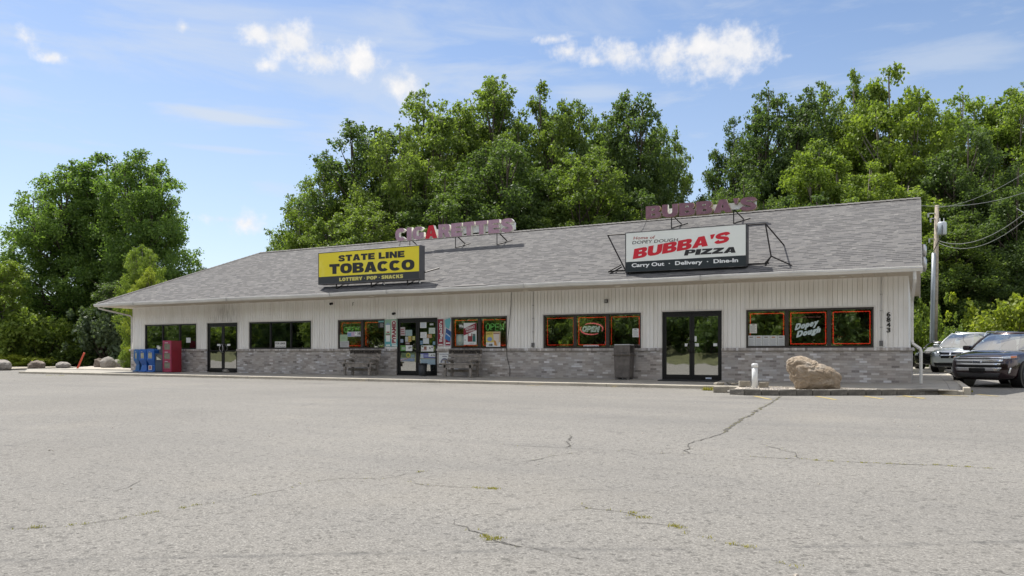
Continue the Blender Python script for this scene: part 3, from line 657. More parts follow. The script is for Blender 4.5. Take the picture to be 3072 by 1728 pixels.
# ------------------------------------------------------------------ trees
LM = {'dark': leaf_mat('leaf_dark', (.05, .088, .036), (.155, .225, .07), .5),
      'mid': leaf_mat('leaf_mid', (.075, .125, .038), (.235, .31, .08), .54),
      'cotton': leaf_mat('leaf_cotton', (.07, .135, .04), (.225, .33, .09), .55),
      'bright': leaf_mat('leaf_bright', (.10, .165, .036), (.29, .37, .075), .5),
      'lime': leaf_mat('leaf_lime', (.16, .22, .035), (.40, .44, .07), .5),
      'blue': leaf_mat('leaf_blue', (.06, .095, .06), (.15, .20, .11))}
M_bark = mat('bark', (.085, .07, .055), .95, var=.4, vs=6, bump=1, bs=14)
M_barkp = mat('pale_bark', (.20, .18, .15), .95, var=.35, vs=5, bump=1, bs=14)
def leaves_mesh(name, cen, rad, n, size, rs, up=.35, squash=1.25, tri=False):
    """many small folded leaf faces scattered through clumps cen (k,3) of radius rad (k,)"""
    w = rad**2; w = w/w.sum(); idx = rs.choice(len(cen), n, p=w)
    d = rs.normal(size=(n, 3)); d /= np.linalg.norm(d, axis=1)[:, None]
    r = rs.random(n)**.42*(1+.22*rs.normal(size=n)); off = d*r[:, None]*rad[idx][:, None]; off[:, 2] *= squash
    p = cen[idx]+off
    nrm = rs.normal(size=(n, 3))*.75+d*.35; nrm[:, 2] += up; nrm /= np.linalg.norm(nrm, axis=1)[:, None]
    a = np.cross(nrm, rs.normal(size=(n, 3))); a /= np.linalg.norm(a, axis=1)[:, None]; b = np.cross(nrm, a)
    s = size*(.65+.7*rs.random(n))[:, None]
    q = np.stack([p-a*s*.55, p+b*s*.42+nrm*s*.08, p+a*s*.6, p-b*s*.42+nrm*s*.08], 1).reshape(-1, 3)
    me = bpy.data.meshes.new(name); me.vertices.add(4*n); me.vertices.foreach_set('co', q.astype(np.float32).ravel())
    me.loops.add(4*n); me.loops.foreach_set('vertex_index', np.arange(4*n, dtype=np.int32))
    me.polygons.add(n); me.polygons.foreach_set('loop_start', np.arange(0, 4*n, 4, dtype=np.int32)); me.polygons.foreach_set('loop_total', np.full(n, 4, np.int32))
    me.update(); me.validate(); return me
def tree_variant(seed, Ht=18., Wd=9., nleaf=82000, leaf=.165, peaks=5, low=.10, trunkr=.28, multi=1, ncl=210, rmax=1.15, airy=1.0):
    """broad crown: several leaders of unequal height, each carrying overlapping pads of leaves"""
    rs = np.random.RandomState(seed); tb = MB(); cen = []; rad = []
    heads = []
    for k in range(peaks):
        a = 2*pi*k/peaks+rs.uniform(-.5, .5); d = Wd*.5*(rs.uniform(.3, .66) if k else .08); heads.append((cos(a)*d, sin(a)*d, Ht*(rs.uniform(.80, .94) if k else .95)))
    roots = [(0, 0)] if multi == 1 else [(rs.uniform(-1, 1), rs.uniform(-.6, .6)) for _ in range(multi)]
    for k, (hx, hy, hz) in enumerate(heads):
        bx, by = roots[k % len(roots)]; fork = Vector((bx+hx*.12, by+hy*.12, Ht*rs.uniform(.10, .26)))
        pts = [Vector((bx, by, -.3)), fork, fork.lerp(Vector((hx, hy, hz)), .35)+Vector((hx*.22, hy*.22, 0)), fork.lerp(Vector((hx, hy, hz)), .7)+Vector((hx*.15, hy*.15, 0)), Vector((hx, hy, hz-.4))]
        q = trunkr*(1 if k == 0 else .62); tb.tube(pts, [q, q*.85, q*.5, q*.28, .03], 7)
        L = hz*.55
        n = int(ncl/peaks)
        for j in range(n):
            t = (j+rs.rand())/n; t = t**1.12; z = hz-.35-t*(hz-Ht*low-.5); w = Wd*.40*((1-(1-t)**3.2)**.62)*(1-.35*max(0, t-.72)/.28)+.05
            a = rs.uniform(0, 2*pi); r = w*rs.uniform(.45, 1.08); cx = hx*(1-.25*t)+cos(a)*r; cy = hy*(1-.25*t)+sin(a)*r
            z += -.25*r*rs.rand(); cr = min(rmax, .55+1.1*t**.6)*rs.uniform(.7, 1.05); cen.append((cx, cy, z)); rad.append(cr)
            sp = fork.lerp(Vector((hx, hy, hz)), max(0, min(1, (z-fork.z)/(hz-fork.z)-.18)))
            if j % 2 == 0: tb.tube([sp, sp.lerp(Vector((cx, cy, z)), .6)+Vector((0, 0, -.1)), (cx, cy, z)], [.075, .045, .015], 5)
            for _ in range(2):       # satellite tufts break the outline of each pad
                d = rs.normal(size=3); d[2] = abs(d[2])*.6; d /= np.linalg.norm(d); cen.append((cx+d[0]*cr*1.05, cy+d[1]*cr*1.05, z+d[2]*cr*.8)); rad.append(cr*rs.uniform(.3, .5))
    cen = np.array(cen); rad = np.array(rad)
    ex = rs.choice(len(cen), 140); d = rs.normal(size=(140, 3)); d[:, 2] = np.abs(d[:, 2])+.2; d /= np.linalg.norm(d, axis=1)[:, None]
    cen = np.vstack([cen, cen[ex]+d*(rad[ex]*1.3)[:, None]]); rad = np.concatenate([rad, rs.uniform(.12, .26, 140)])
    return leaves_mesh('crown', cen, rad*.97, nleaf, leaf, rs, up=.75, squash=.78*airy), tb.mesh('trunk', M_bark, True), Ht, Wd
TV = [tree_variant(11), tree_variant(23, multi=2, peaks=6), tree_variant(37, peaks=4), tree_variant(41, multi=3, peaks=7, Wd=10.5, ncl=260, nleaf=98000),
      tree_variant(59, peaks=5, nleaf=50000, leaf=.18, low=.18, ncl=185, rmax=.85, airy=1.1), tree_variant(67, peaks=6, low=.03, ncl=230, nleaf=88000)]
def bush_variant(seed, n=9000, leaf=.11, Ht=2.4, Wd=3.):
    rs = np.random.RandomState(seed); cen = []; rad = []; tb = MB()
    for k in range(26):
        a = rs.uniform(0, 2*pi); r = Wd/2*sqrt(rs.rand())*.9; z = Ht*rs.uniform(.12, .9)*(1-.35*(2*r/Wd)**2)
        cen.append((cos(a)*r, sin(a)*r, z)); rad.append(rs.uniform(.25, .5))
        tb.tube([(cos(a)*r*.25, sin(a)*r*.25, -.1), (cos(a)*r*.7, sin(a)*r*.7, z*.6), (cos(a)*r, sin(a)*r, z)], [.03, .02, .01], 5)
    cen = np.array(cen); rad = np.array(rad); ex = rs.choice(26, 40); ec = cen[ex]+rs.normal(size=(40, 3))*[.35, .35, .3]+[0, 0, .2]
    return leaves_mesh('crown', np.vstack([cen, ec]), np.concatenate([rad, np.full(40, .13)]), n, leaf, rs), tb.mesh('stems', M_bark, True), Ht, Wd
BV = [bush_variant(3), bush_variant(8), bush_variant(15, leaf=.08, n=12000)]
def plant(kind, var, px, topy, wpx, D, lm, label, cat, group=None, base=-.22, rot=None, bark=None, partn='trunk', wd=None):
    cr, tr, Ht, Wd = var; top = (H0-topy)*D/F+CAM[2]; h = (top-base)*(1.035 if 'tree' in kind else 1); w = wpx*D/F
    p = atD(px, H0, D); sx = w/Wd; sz = h/Ht
    t = thing(kind, label, cat, (p[0], p[1], base), rot if rot is not None else rnd.uniform(0, 6.28), group); t.scale = (sx, sx, sz)
    c = bpy.data.objects.new('crown', cr); COL.objects.link(c); c.parent = t
    if not cr.materials: cr.materials.append(LM['mid'])
    c.material_slots[0].link = 'OBJECT'; c.material_slots[0].material = LM[lm]
    k = bpy.data.objects.new(partn, tr); COL.objects.link(k); k.parent = t
    if bark: k.material_slots[0].link = 'OBJECT'; k.material_slots[0].material = bark
    return t
GT = 'trees standing behind the shop'
T_ = [ # px, top y, width px, depth, variant, leaf, label
 (195,478,310,63,3,'cotton','broad cottonwood forming the left shoulder of the tall clump left of the shop'),
 (310,442,320,65,4,'cotton','tall cottonwood in the middle of the clump left of the shop'),
 (430,428,255,61,2,'cotton','highest cottonwood at the right edge of the clump left of the shop'),
 (400,800,200,57,4,'dark','dark lower tree under the cottonwood clump, just left of the hipped roof'),
 (430,725,120,50,0,'bright','light green feathery tree rising beyond the left end of the roof'),
 (448,790,100,47,2,'lime','small lime green tree against the left slope of the roof'),
 (600,782,100,90,4,'blue','small faraway pale tree just above the left roof slope'),
 (-20,750,190,56,4,'bright','sunlit green tree cut by the left edge of the picture'),
 (850,690,130,60,2,'mid','small tree at the low left tip of the woods behind the roof'),
 (968,482,270,58,3,'bright','yellow green tree at the left shoulder of the woods behind the roof'),
 (1110,362,330,60,0,'dark','dark tree second along the rising left side of the woods'),
 (1060,590,260,52,1,'mid','low rounded tree in front of the woods, over the yellow sign'),
 (1290,243,330,61,1,'mid','tall tree above the C of the purple letters'),
 (1205,350,290,56,3,'mid','full green tree between the yellow sign and the tall peaks'),
 (1475,207,340,64,2,'mid','highest peak of the woods behind the middle of the roof'),
 (1330,500,320,52,5,'dark','low dark tree right behind the red letter A on the roof'),
 (1632,230,250,60,4,'mid','narrow airy tree right of the highest peak'),
 (1520,400,340,54,0,'dark','leafy tree over the last letters of the purple letter row'),
 (1735,278,270,64,3,'mid','round topped tree between two pointed ones in the woods'),
 (1880,248,280,60,2,'dark','pointed dark tree above the white pizza sign'),
 (1720,430,300,54,1,'mid','lower tree peeping between the two letter rows'),
 (1985,345,170,63,0,'mid','last tree before the gap of sky in the woods'),
 (1925,560,260,52,5,'dark','low dark tree behind the first purple letters of the right row'),
 (2105,580,110,56,4,'dark','small thin tree standing in the gap of sky between the woods'),
 (2200,335,200,62,5,'dark','dark tree at the left edge of the right-hand woods'),
 (2320,232,300,60,1,'dark','tall dark tree in the left part of the right-hand woods'),
 (2240,520,250,53,3,'dark','low dark tree behind the apostrophe of the right letter row'),
 (2470,222,270,63,3,'mid','mid green tree where the dark and yellow green crowns meet'),
 (2450,400,270,53,4,'bright','yellow green thin crowned tree above the roof ridge'),
 (2570,190,230,60,4,'bright','bright thin tree with a tall single top above the roof'),
 (2680,178,320,58,4,'bright','tallest bright poplar with gaps of sky in its crown'),
 (2610,470,320,52,1,'bright','yellow green lower tree right behind the roof ridge'),
 (2780,300,300,60,3,'bright','bright tree above the right end of the roof'),
 (2760,520,260,54,5,'mid','mid green tree behind the right end of the roof'),
 (2905,245,330,62,1,'bright','tall light green tree behind the top of the utility pole'),
 (3050,250,300,60,0,'bright','light green tree cut by the right edge of the picture'),
 (2895,352,290,53,5,'dark','big dark rounded tree behind the parked cars'),
 (3040,470,320,50,3,'dark','dark tree over the dark red car at the right edge'),
 (2800,640,260,50,1,'mid','lower tree right behind the utility pole'),
 (2930,720,280,50,5,'dark','low very dark tree just behind the silver van'),
 (2455,570,300,35.5,1,'dark','dark low crown close behind the ridge near the right end'),
 (2555,590,250,39,1,'mid','low leafy crown touching the ridge line near the right end'),
]
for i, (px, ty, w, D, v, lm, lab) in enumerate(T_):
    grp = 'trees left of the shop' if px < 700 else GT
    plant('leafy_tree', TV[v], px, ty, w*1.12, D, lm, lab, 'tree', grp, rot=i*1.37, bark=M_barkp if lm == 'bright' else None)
B_ = [ # bushes
 (20,905,200,56,0,'bright','yellowish bush at the far left edge behind the gravel'),
 (110,915,210,57,1,'bright','sunlit olive bush second from the left behind the gravel'),
 (205,985,190,59,2,'mid','rounded green bush behind the dark flat rock'),
 (290,1000,170,60,0,'mid','dense bush behind the leaning orange post'),
 (355,975,150,59,1,'mid','tall bush behind the three boulders'),
 (392,1040,60,47,2,'bright','small yellow green bush against the corner of the shop'),
 (255,960,200,58,1,'mid','loose green thicket shrub under the cottonwoods'),
 (350,880,200,56,0,'blue','grey green shrub below the left end of the gutter'),
 (30,1062,120,54,2,'lime','low lime weedy shrub behind the leftmost rock'),
 (85,1066,110,54,0,'lime','low sunlit shrub between the leftmost rock and the dark flat one'),
 (3010,870,230,40,1,'lime','bright lime shrub above the dark red car'),
 (2910,960,160,43,2,'mid','green shrub between the pole and the silver van'),
 (2750,1010,110,50,0,'mid','shrub beside the drainpipe at the right corner of the shop'),
 (2760,880,130,46,1,'bright','yellow green shrub between the shop corner and the pole'),
 (2850,1020,110,46,0,'dark','dark shrub behind the black car'),
]
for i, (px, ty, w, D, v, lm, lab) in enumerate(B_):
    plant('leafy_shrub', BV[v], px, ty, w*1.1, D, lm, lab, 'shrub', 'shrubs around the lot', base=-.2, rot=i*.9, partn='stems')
# far tree line that closes the horizon
rs = np.random.RandomState(5); n = 950
cen = []
for _ in range(n): a = rs.uniform(0, 2*pi); q = rs.uniform(108, 135); cen.append((12+q*cos(a), -24+q*sin(a), rs.uniform(.5, 6.5)))
cen = np.array(cen); me = leaves_mesh('far_wood', cen, rs.uniform(1.8, 3.6, n), 190000, .55, rs)
me.materials.append(LM['mid']); o = bpy.data.objects.new('far_woodland', me); COL.objects.link(o); tag(o, 'far low belt of woodland closing the horizon behind everything', 'woodland', None, 'stuff')
# what the glass reflects: grass bank and trees across the lot, behind the camera
struct(MB().add([(-180, -46, -.2), (90, -46, -.2), (90, -52, .9), (-180, -52, .9), (90, -90, 1.4), (-180, -90, 1.4)], [(0, 3, 2, 1)[::-1], (3, 5, 4, 2)[::-1]]).build('grass_bank', mat('bank_grass', (.07, .075, .03), .95, var=.4, vs=1.5, bump=1, bs=8)))
for i in range(35):
    v = BV[i % 3]; x = -150+i*6.3; y = -51.5-(i*29 % 7)*.4
    t = thing('leafy_shrub', 'tall shrub on the bank across the lot, seen mirrored in the shop glass', 'shrub', (x, y, .7), i*1.3, 'shrubs mirrored in the glass'); t.scale = (2.4, 2.0, 2.2)
    for nm, mm in (('crown', v[0]), ('stems', v[1])):
        c = bpy.data.objects.new(nm, mm); COL.objects.link(c); c.parent = t
        if nm == 'crown': c.material_slots[0].link = 'OBJECT'; c.material_slots[0].material = LM['dark' if i % 3 else 'mid']
for i in range(29):
    v = TV[(5, 3, 0)[i % 3]]; x = -150+i*7.6; y = -56-(i*37 % 11)
    t = thing('leafy_tree', 'leafy tree on the bank across the lot, seen mirrored in the shop glass', 'tree', (x, y, .9), i*2.1, 'trees mirrored in the glass'); q = 1.15+.25*(i % 3); t.scale = (q, q, .95)
    for nm, mm in (('crown', v[0]), ('trunk', v[1])):
        c = bpy.data.objects.new(nm, mm); COL.objects.link(c); c.parent = t

# ------------------------------------------------------------------ rooftop signs
def col(name, c, r=.55, **k): return mat(name, c, r, var=k.pop('var', .06), **k)
M_mauve = mat('faded_mauve', (.44, .27, .34), .5, var=.12, vs=5, fleck=((.55, .42, .46), 3, .5)); M_mauved = mat('dull_mauve', (.24, .115, .15), .5, var=.2, vs=6, fleck=((.36, .24, .24), 4, .6))
M_red = col('sign_red', (.60, .012, .03)); M_cream = mat('letter_return', (.80, .78, .70), .5, var=.12); M_ink = col('sign_ink', (.018, .018, .02), .45)
M_gold = mat('worn_gold', (.30, .22, .10), .5, var=.3, vs=8); M_race = mat('raceway_white', (.82, .84, .83), .5, var=.08)
Z3 = lambda x, y: (900+x*.27174, 640+y*.27174)
Z5 = lambda x, y: (1780+x*.24068, 560+y*.24068)
def onplane(zf, y):
    return lambda x, zz: tuple(onY(*zf(x, zz), y)[[0, 2]])
def rodmb(segs, r=.02, seg=8):
    mb = MB()
    for a, b in segs: mb.tube([a, b], r, seg)
    return mb
def roofz(y): return ZE+(y-YF)*(ZR-ZE)/(YR-YF)

# yellow box sign
yf = -1.05
t = thing('rooftop_box_sign', 'yellow and black box sign for tobacco standing on the roof edge', 'sign', (-8.2, yf, 3.58), group='signs on the roof')
def tl(o, t):   # keep world coordinates while parenting to an Empty placed elsewhere
    o.parent = t; o.matrix_parent_inverse = Matrix.Translation(-t.location); return o
M_signgrey = mat('sign_cabinet_grey', (.075, .075, .078), .5, var=.15)
sx0, sx1, sz0, sz1 = -8.24, -3.31, 3.575, 4.86
c = MB(); c.box(sx0, sx1, yf+.012, yf+.33, sz0, sz1)
for (a, b_, e, f) in ((sx0, sx1, sz0, sz0+.035), (sx0, sx1, sz1-.04, sz1), (sx0, sx0+.035, sz0+.035, sz1-.04), (sx1-.035, sx1, sz0+.035, sz1-.04)): c.box(a, b_, yf-.012, yf+.0115, e, f)
tl(bevel(c.build('cabinet', M_signgrey), .008, 1), t)
P3 = onplane(Z3, yf)
zb = (P3(248, 700)[1]+P3(1352, 638)[1])/2
fc = MB(); fc.box(sx0+.036, sx1-.036, yf-.004, yf+.011, zb, sz1-.041, 0); fc.box(sx0+.036, sx1-.036, yf-.004, yf+.011, sz0+.036, zb-.001, 1)
M_yel = mat('sign_yellow', (.80, .67, .03), .35, var=.05, vs=.7, fleck=((.86, .78, .16), .8, .7))
tl(fc.build('sign_face', [M_yel, mat('sign_charcoal', (.035, .038, .042), .4, var=.05)]), t)
def ln(mb, P, st, bl, br, tlp, y, off, **k):
    a = P(*bl); b2 = P(*br); c2 = P(*tlp); put_text(mb, st, a[0], a[1], b2[0], b2[1], c2[1]-a[1], y, off, **k)
def lh(mb, P, st, bl, br, tlp, y, **k):
    a = P(*bl); b2 = P(*br); c2 = P(*tlp); put_heavy(mb, st, a[0], a[1], b2[0], b2[1], c2[1]-a[1], y, **k)
lt = MB(); lh(lt, P3, 'STATE LINE', (425, 534), (1155, 484), (420, 466), yf-.008, dil=.07, gap=.03); lh(lt, P3, 'TOBACCO', (325, 672), (1265, 622), (325, 563), yf-.008, gap=.03)
tl(lt.build('lettering', M_ink), t)
lt = MB(); lh(lt, P3, 'LOTTERY · POP · SNACKS', (435, 750), (1140, 713), (435, 712), yf-.008, dil=.07, gap=.012); tl(lt.build('lettering', mat('letter_yellow', (.66, .6, .16), .4, var=.03)), t)
for x in (-7.33, -5.6, -3.9):
    lg_ = MB(); lg_.tube([(x, yf+.04, sz0), (x, yf+.04, roofz(yf)+.0)], .035, 4); lg_.tube([(x, yf+.06, roofz(yf)+.02), (x+.05, yf+.9, roofz(yf+.9)+.03)], .03, 4); lg_.tube([(x, yf+.9, roofz(yf+.9)+.02), (x, yf+.3, 4.2)], .025, 4); tl(lg_.build('support_strut', M_blkpaint), t)
for x in (-5.1, -3.45): tl(MB().tube([(x, yf+.2, sz0), (x, yf+.2, roofz(yf+.2))], .03, 4).build('support_post', M_alu), t)
tl(MB().tube([(-3.35, yf+.3, 3.86), (-2.78, yf+.5, 4.02)], .03, 4).build('stay_bar', M_blkpaint), t)

# white pizza sign in an older, larger frame
t = thing('rooftop_box_sign', 'white pizza box sign with red and black lettering in a tube frame', 'sign', (4.68, yf, 3.45), group='signs on the roof')
sx0, sx1, sz0, sz1 = 4.68, 8.49, 3.44, 4.725
c = MB(); c.box(sx0, sx1, yf+.012, yf+.32, sz0, sz1)
for (a, b_, e, f) in ((sx0, sx1, sz0, sz0+.025), (sx0, sx1, sz1-.025, sz1), (sx0, sx0+.03, sz0+.025, sz1-.025), (sx1-.03, sx1, sz0+.025, sz1-.025)): c.box(a, b_, yf-.012, yf+.0115, e, f)
tl(bevel(c.build('cabinet', mat('sign_cabinet_black', (.03, .032, .034), .5, var=.3, vs=4, fleck=((.3, .3, .3), 2.5, .6))), .01, 2), t)
P5 = onplane(Z5, yf)
zb = (P5(415, 940)[1]+P5(1880, 855)[1])/2
fc = MB(); fc.box(sx0+.031, sx1-.031, yf-.004, yf+.011, zb, sz1-.026, 0); fc.box(sx0+.031, sx1-.031, yf-.004, yf+.011, sz0+.026, zb-.001, 1)
tl(fc.build('sign_face', [mat('sign_white', (.80, .83, .79), .35, var=.03), mat('sign_black', (.022, .03, .035), .35, var=.05)]), t)
lt = MB(); lh(lt, P5, "BUBBA'S", (492, 905), (1690, 690), (492, 778), yf-.008, off=.04, dil=.085, gap=.018, shear=.16); tl(lt.build('lettering', M_red), t)
lt = MB(); ln(lt, P5, 'Home of', (500, 660), (765, 648), (500, 624), yf-.008, .012, shear=.2); tl(lt.build('lettering', mat('brick_red_ink', (.36, .05, .04), .5, var=0)), t)
lt = MB(); ln(lt, P5, 'DOPEY DOUGH', (485, 718), (1050, 682), (485, 680), yf-.008, .008, shear=.2); tl(lt.build('lettering', M_ink), t); lt = MB(); lh(lt, P5, 'PIZZA', (1130, 860), (1775, 822), (1130, 790), yf-.008, dil=.075, gap=.015, shear=.3); tl(lt.build('lettering', M_ink), t)
lt = MB(); ln(lt, P5, 'Carry Out  ·  Delivery  ·  Dine-In', (478, 1005), (1805, 940), (478, 958), yf-.008, .03); tl(lt.build('lettering', mat('letter_white', (.82, .84, .84), .4, var=0)), t)
yb = yf+.2
q = lambda x, z, y=yb: (*[onY(*Z5(x, z), y)[0]], y, onY(*Z5(x, z), y)[2])
fr_ = rodmb([(q(180, 605), q(400, 592)), (q(180, 605), q(425, 1090)), (q(1900, 478), q(2145, 462)), (q(2145, 460), q(2215, 865)), (q(2215, 865), q(2145, 985)), (q(2215, 865), (9.75, yb-.1, roofz(yb-.1)+.01)),
             (q(2215, 868), q(2135, 960)), (q(1905, 970), q(2140, 960)), (q(345, 975), q(190, 1058)), (q(355, 1000), q(205, 1088)), (q(185, 1060), q(400, 1040)), (q(2145, 460), (9.3, yb+1.5, roofz(yb+1.5)))], .022)
fr_.tube([(4.3, yb, roofz(yb)+.07), (9.1, yb, roofz(yb)+.07)], .02, 8)
for x in (4.3, 5.9, 6.6, 7.8, 9.0): fr_.tube([(x, yb, roofz(yb)), (x, yb, sz0+.05)], .025, 4)
tl(fr_.build('tube_frame', M_blkpaint), t)

# channel letter rows
def letter_row(label, word, P, bl, br, capz, y, depth, face, ret, off, legs, race, special=None, edge=None):
    x0, z0 = P(*bl); x1, z1 = P(*br); zz = (z0+z1)/2; h = capz
    t = thing('rooftop_letter_sign', label, 'sign', (x0, y, zz), group='signs on the roof')
    wd = []; gap = .05
    for ch in word:
        v = text_geo(ch, off)[0]; wd.append(GLY[ch][0])
    sc = ((x1-x0)-gap*(len(word)-1))/sum(wd); x = x0
    for ch, w in zip(word, wd):
        mb = MB(); fm = face
        if special and ch == special[0]: fm = special[1]
        v = text_geo(ch, off)[0]; a, c = caph(off); lo = v[:, 1].min(); hi = v[:, 1].max()
        zl = 0
        bold_glyph(mb, ch, x, 0, x+w*sc, 0, h, 0, off, .075 if ch != "'" else .03, ex=.5, mi_side=1)
        mb.v = [(p[0], y+(p[1])*depth, zz+p[2]) for p in mb.v]
        o = mb.build('letter', [fm, ret]); tl(o, t)
        if edge:
            o2 = MB(); bold_glyph(o2, ch, x-.012, -.012, x+w*sc+.012, -.012, h+.024, 0, off, .08, ex=.5); o2.v = [(p[0], y+.02+p[1]*(depth-.03), zz+p[2]-.006) for p in o2.v]; k = o2.build('letter_rim', edge); k.parent = o
        x += w*sc+gap
    r = MB(); r.box(race[0], race[1], y+depth*.5+.004, y+depth*.5+.10, zz+h*.22, zz+h*.72); tl(r.build('raceway', M_race), t)
    for lx in legs:
        s = MB(); s.tube([(lx, y+.12, zz+.25), (lx, y+.12, roofz(y+.12))], .02, 4); s.tube([(lx+.02, y+.12, zz+.1), (lx+.28, y+.45, roofz(y+.45)+.02)], .026, 4); s.tube([(lx, y+.12, roofz(y+.12)+.02), (lx+.5, y+.5, roofz(y+.5)+.02)], .016, 4); tl(s.build('support_strut', M_blkpaint), t)
    return t
letter_row('row of faded mauve channel letters spelling cigarettes with one red A', 'CIGARETTES', onplane(Z3, 2.45), (1064, 308), (2362, 210), .55, 2.45, .16, M_mauve, M_cream, .03, (-6.35, -4.03, -2.05), (-5.35, -1.22), ('A', M_red))
letter_row("row of dull mauve channel letters with gold rims above the white pizza sign", "BUBBA'S", onplane(Z5, 2.8), (662, 405), (2040, 292), .46, 2.8, .16, M_mauved, M_cream, .03, (5.05, 7.28), (4.6, 8.05), None, M_gold)
# loose feed wires hanging from the letter rows
o = MB().tube([(-6.75, 2.45, 5.7), (-6.7, 2.3, 5.45), (-6.45, 2.0, 5.2), (-6.3, 1.7, 4.85)], .012, 5).build('loose_wire', M_dkgrey); tag(o, 'thin loose wire from the first mauve letter down behind the yellow sign', 'wire')
o = MB().tube([(4.15, 2.8, 5.75), (4.12, 2.5, 5.4), (4.0, 2.0, 5.0), (4.02, 1.7, 4.83)], .012, 5).build('loose_wire', M_dkgrey); tag(o, "thin loose wire hanging from the first letter above the white sign", 'wire')

# ------------------------------------------------------------------ neon and posters
def em(name, c, s): return mat(name, tuple(x*.5 for x in c), .4, var=0, emit=c, es=s)
N_red = em('neon_red', (1, .045, .025), 1.15); N_or = em('neon_orange', (1, .11, .03), 1.2); N_pink = em('neon_pink', (1, .2, .24), .9); N_grn = em('neon_green', (.32, 1, .25), .75); N_wht = em('led_white', (.75, .88, .85), .55)
def neon_border(key, i, label, m, r=.010, sides='LTRB', gaps=()):
    e = PANES[key]; a, b = e[2*i]+.05, e[2*i+1]-.05; z0, z1 = ZL1+.12, WT-.12; y = .11; mb = MB()
    segs = {'L': [(a, z0), (a, z1)], 'R': [(b, z0), (b, z1)], 'T': [(a, z1), (b, z1)], 'B': [(a, z0), (b, z0)]}
    for s in sides:
        (p, q), (p2, q2) = segs[s]
        if s in gaps:
            mx, mz = (p+p2)/2, (q+q2)/2; ux, uz = (p2-p)*.03, (q2-q)*.03
            mb.tube([(p, y, q), (mx-ux, y, mz-uz)], r, 6); mb.tube([(mx+ux, y, mz+uz), (p2, y, q2)], r, 6)
        else: mb.tube([(p, y, q), (p2, y, q2)], r, 6)
    tag(mb.build('neon_border', m, smooth=True), label, 'neon sign', 'red neon borders in the windows')
neon_border('C', 0, 'red neon border around the left green OPEN sign, broken at its corners', N_red, sides='TL', gaps='T')
tag(MB().tube([(PANES['C'][0]+.4, .11, ZL1+.13), (PANES['C'][1]-.05, .11, ZL1+.13)], .013, 6).build('neon_tube', N_red, smooth=True), 'short red neon tube low beside the beige card in the left neon window', 'neon sign', 'red neon borders in the windows')
neon_border('C', 1, 'orange red neon border round the Thank You note pane', N_or, sides='TL')
neon_border('D', 0, 'orange neon border round the pane with the state value poster', N_or, sides='TLB', gaps='TB')
neon_border('D', 1, 'neon border round the right green OPEN sign', N_red, sides='TLB', gaps='T')
neon_border('E', 0, 'dim red neon border in the pane left of the oval OPEN sign', N_red, .008)
neon_border('E', 1, 'red neon border around the oval OPEN sign', N_red, .011)
neon_border('E', 2, 'dim red neon border in the pane behind the trash bin', N_red, .008, 'TLR')
neon_border('F', 0, 'red neon border above the taped menu sheets', N_red, .012, 'TLR')
neon_border('F', 1, 'bright red neon square around the white script lettering', N_red, .013)
neon_border('F', 2, 'bright red neon square in the rightmost pane', N_red, .013)
def neon_open(px0, px1, pyb, pyt, label):
    y = .13; x0, z0 = onY(px0, pyb, y)[[0, 2]]; x1 = onY(px1, pyb, y)[0]; z1 = onY(px0, pyt, y)[2]; w = (x1-x0); h = z1-z0; mb = MB(); cw = w/4; r = .009
    X = lambda k, u: x0+cw*k+u*cw*.8
    P = lambda k, pts: mb.tube([(X(k, u), y, z0+v*h) for u, v in pts], r, 6)
    P(0, [(.5+.5*cos(a), .5+.5*sin(a)) for a in np.linspace(0, 2*pi, 21)])
    P(1, [(0.05, 0), (.05, 1), (.6, 1), (.85, .9), (.95, .75), (.85, .6), (.6, .5), (.05, .5)])
    P(2, [(.9, 1), (.05, 1), (.05, 0), (.95, 0)]); P(2, [(.05, .5), (.8, .5)]); P(3, [(.05, 0), (.05, 1), (.95, 0), (.95, 1)])
    t = thing('open_sign', label, 'neon sign', (x0, y, z0), group='green neon OPEN signs')
    tl(mb.build('neon_letters', N_grn, smooth=True), t); tl(MB().box(x0-.05, x1+.03, y+.03, y+.05, z0-.05, z1+.05).build('backing', mat('green_backing', (.008, .02, .008), .6, var=0)), t)
neon_open(1033, 1078.5, 997, 981.5, 'green neon OPEN sign partly hidden by a price card in the left neon window')
neon_open(1458, 1514, 991, 971.5, 'green neon OPEN sign in full view right of the state value poster')
# oval OPEN sign
y = .13; Z4 = lambda x, yy: (1500+x*.27174, 900+yy*.27174); P4 = onplane(Z4, y)
cx, cz = P4(1010, 319); rx = (P4(1135, 319)[0]-P4(888, 319)[0])/2; rz = (P4(1010, 258)[1]-P4(1010, 382)[1])/2
t = thing('open_sign', 'oval pink and white OPEN sign glowing in the middle pane', 'neon sign', (cx, y, cz))
mb = MB()
for a0, a1 in ((radians(-25), radians(125)), (radians(155), radians(305))):
    aa = np.linspace(a0, a1, 26); mb.tube([(cx+rx*cos(a), y, cz+rz*sin(a)+.04*cos(a)*0) for a in aa], [.012+.014*sin(pi*k/25) for k in range(26)], 6)
tl(mb.build('oval_tube', N_pink, smooth=True), t)
mb = MB(); lh(mb, P4, 'OPEN', (905, 352), (1092, 356), (905, 285), y-.01, dil=.03, gap=.01, shear=.2); tl(mb.build('led_letters', N_wht), t)
tl(MB().box(cx-rx-.06, cx+rx+.06, y+.03, y+.06, cz-rz-.04, cz+rz+.04).build('backing', M_black), t)

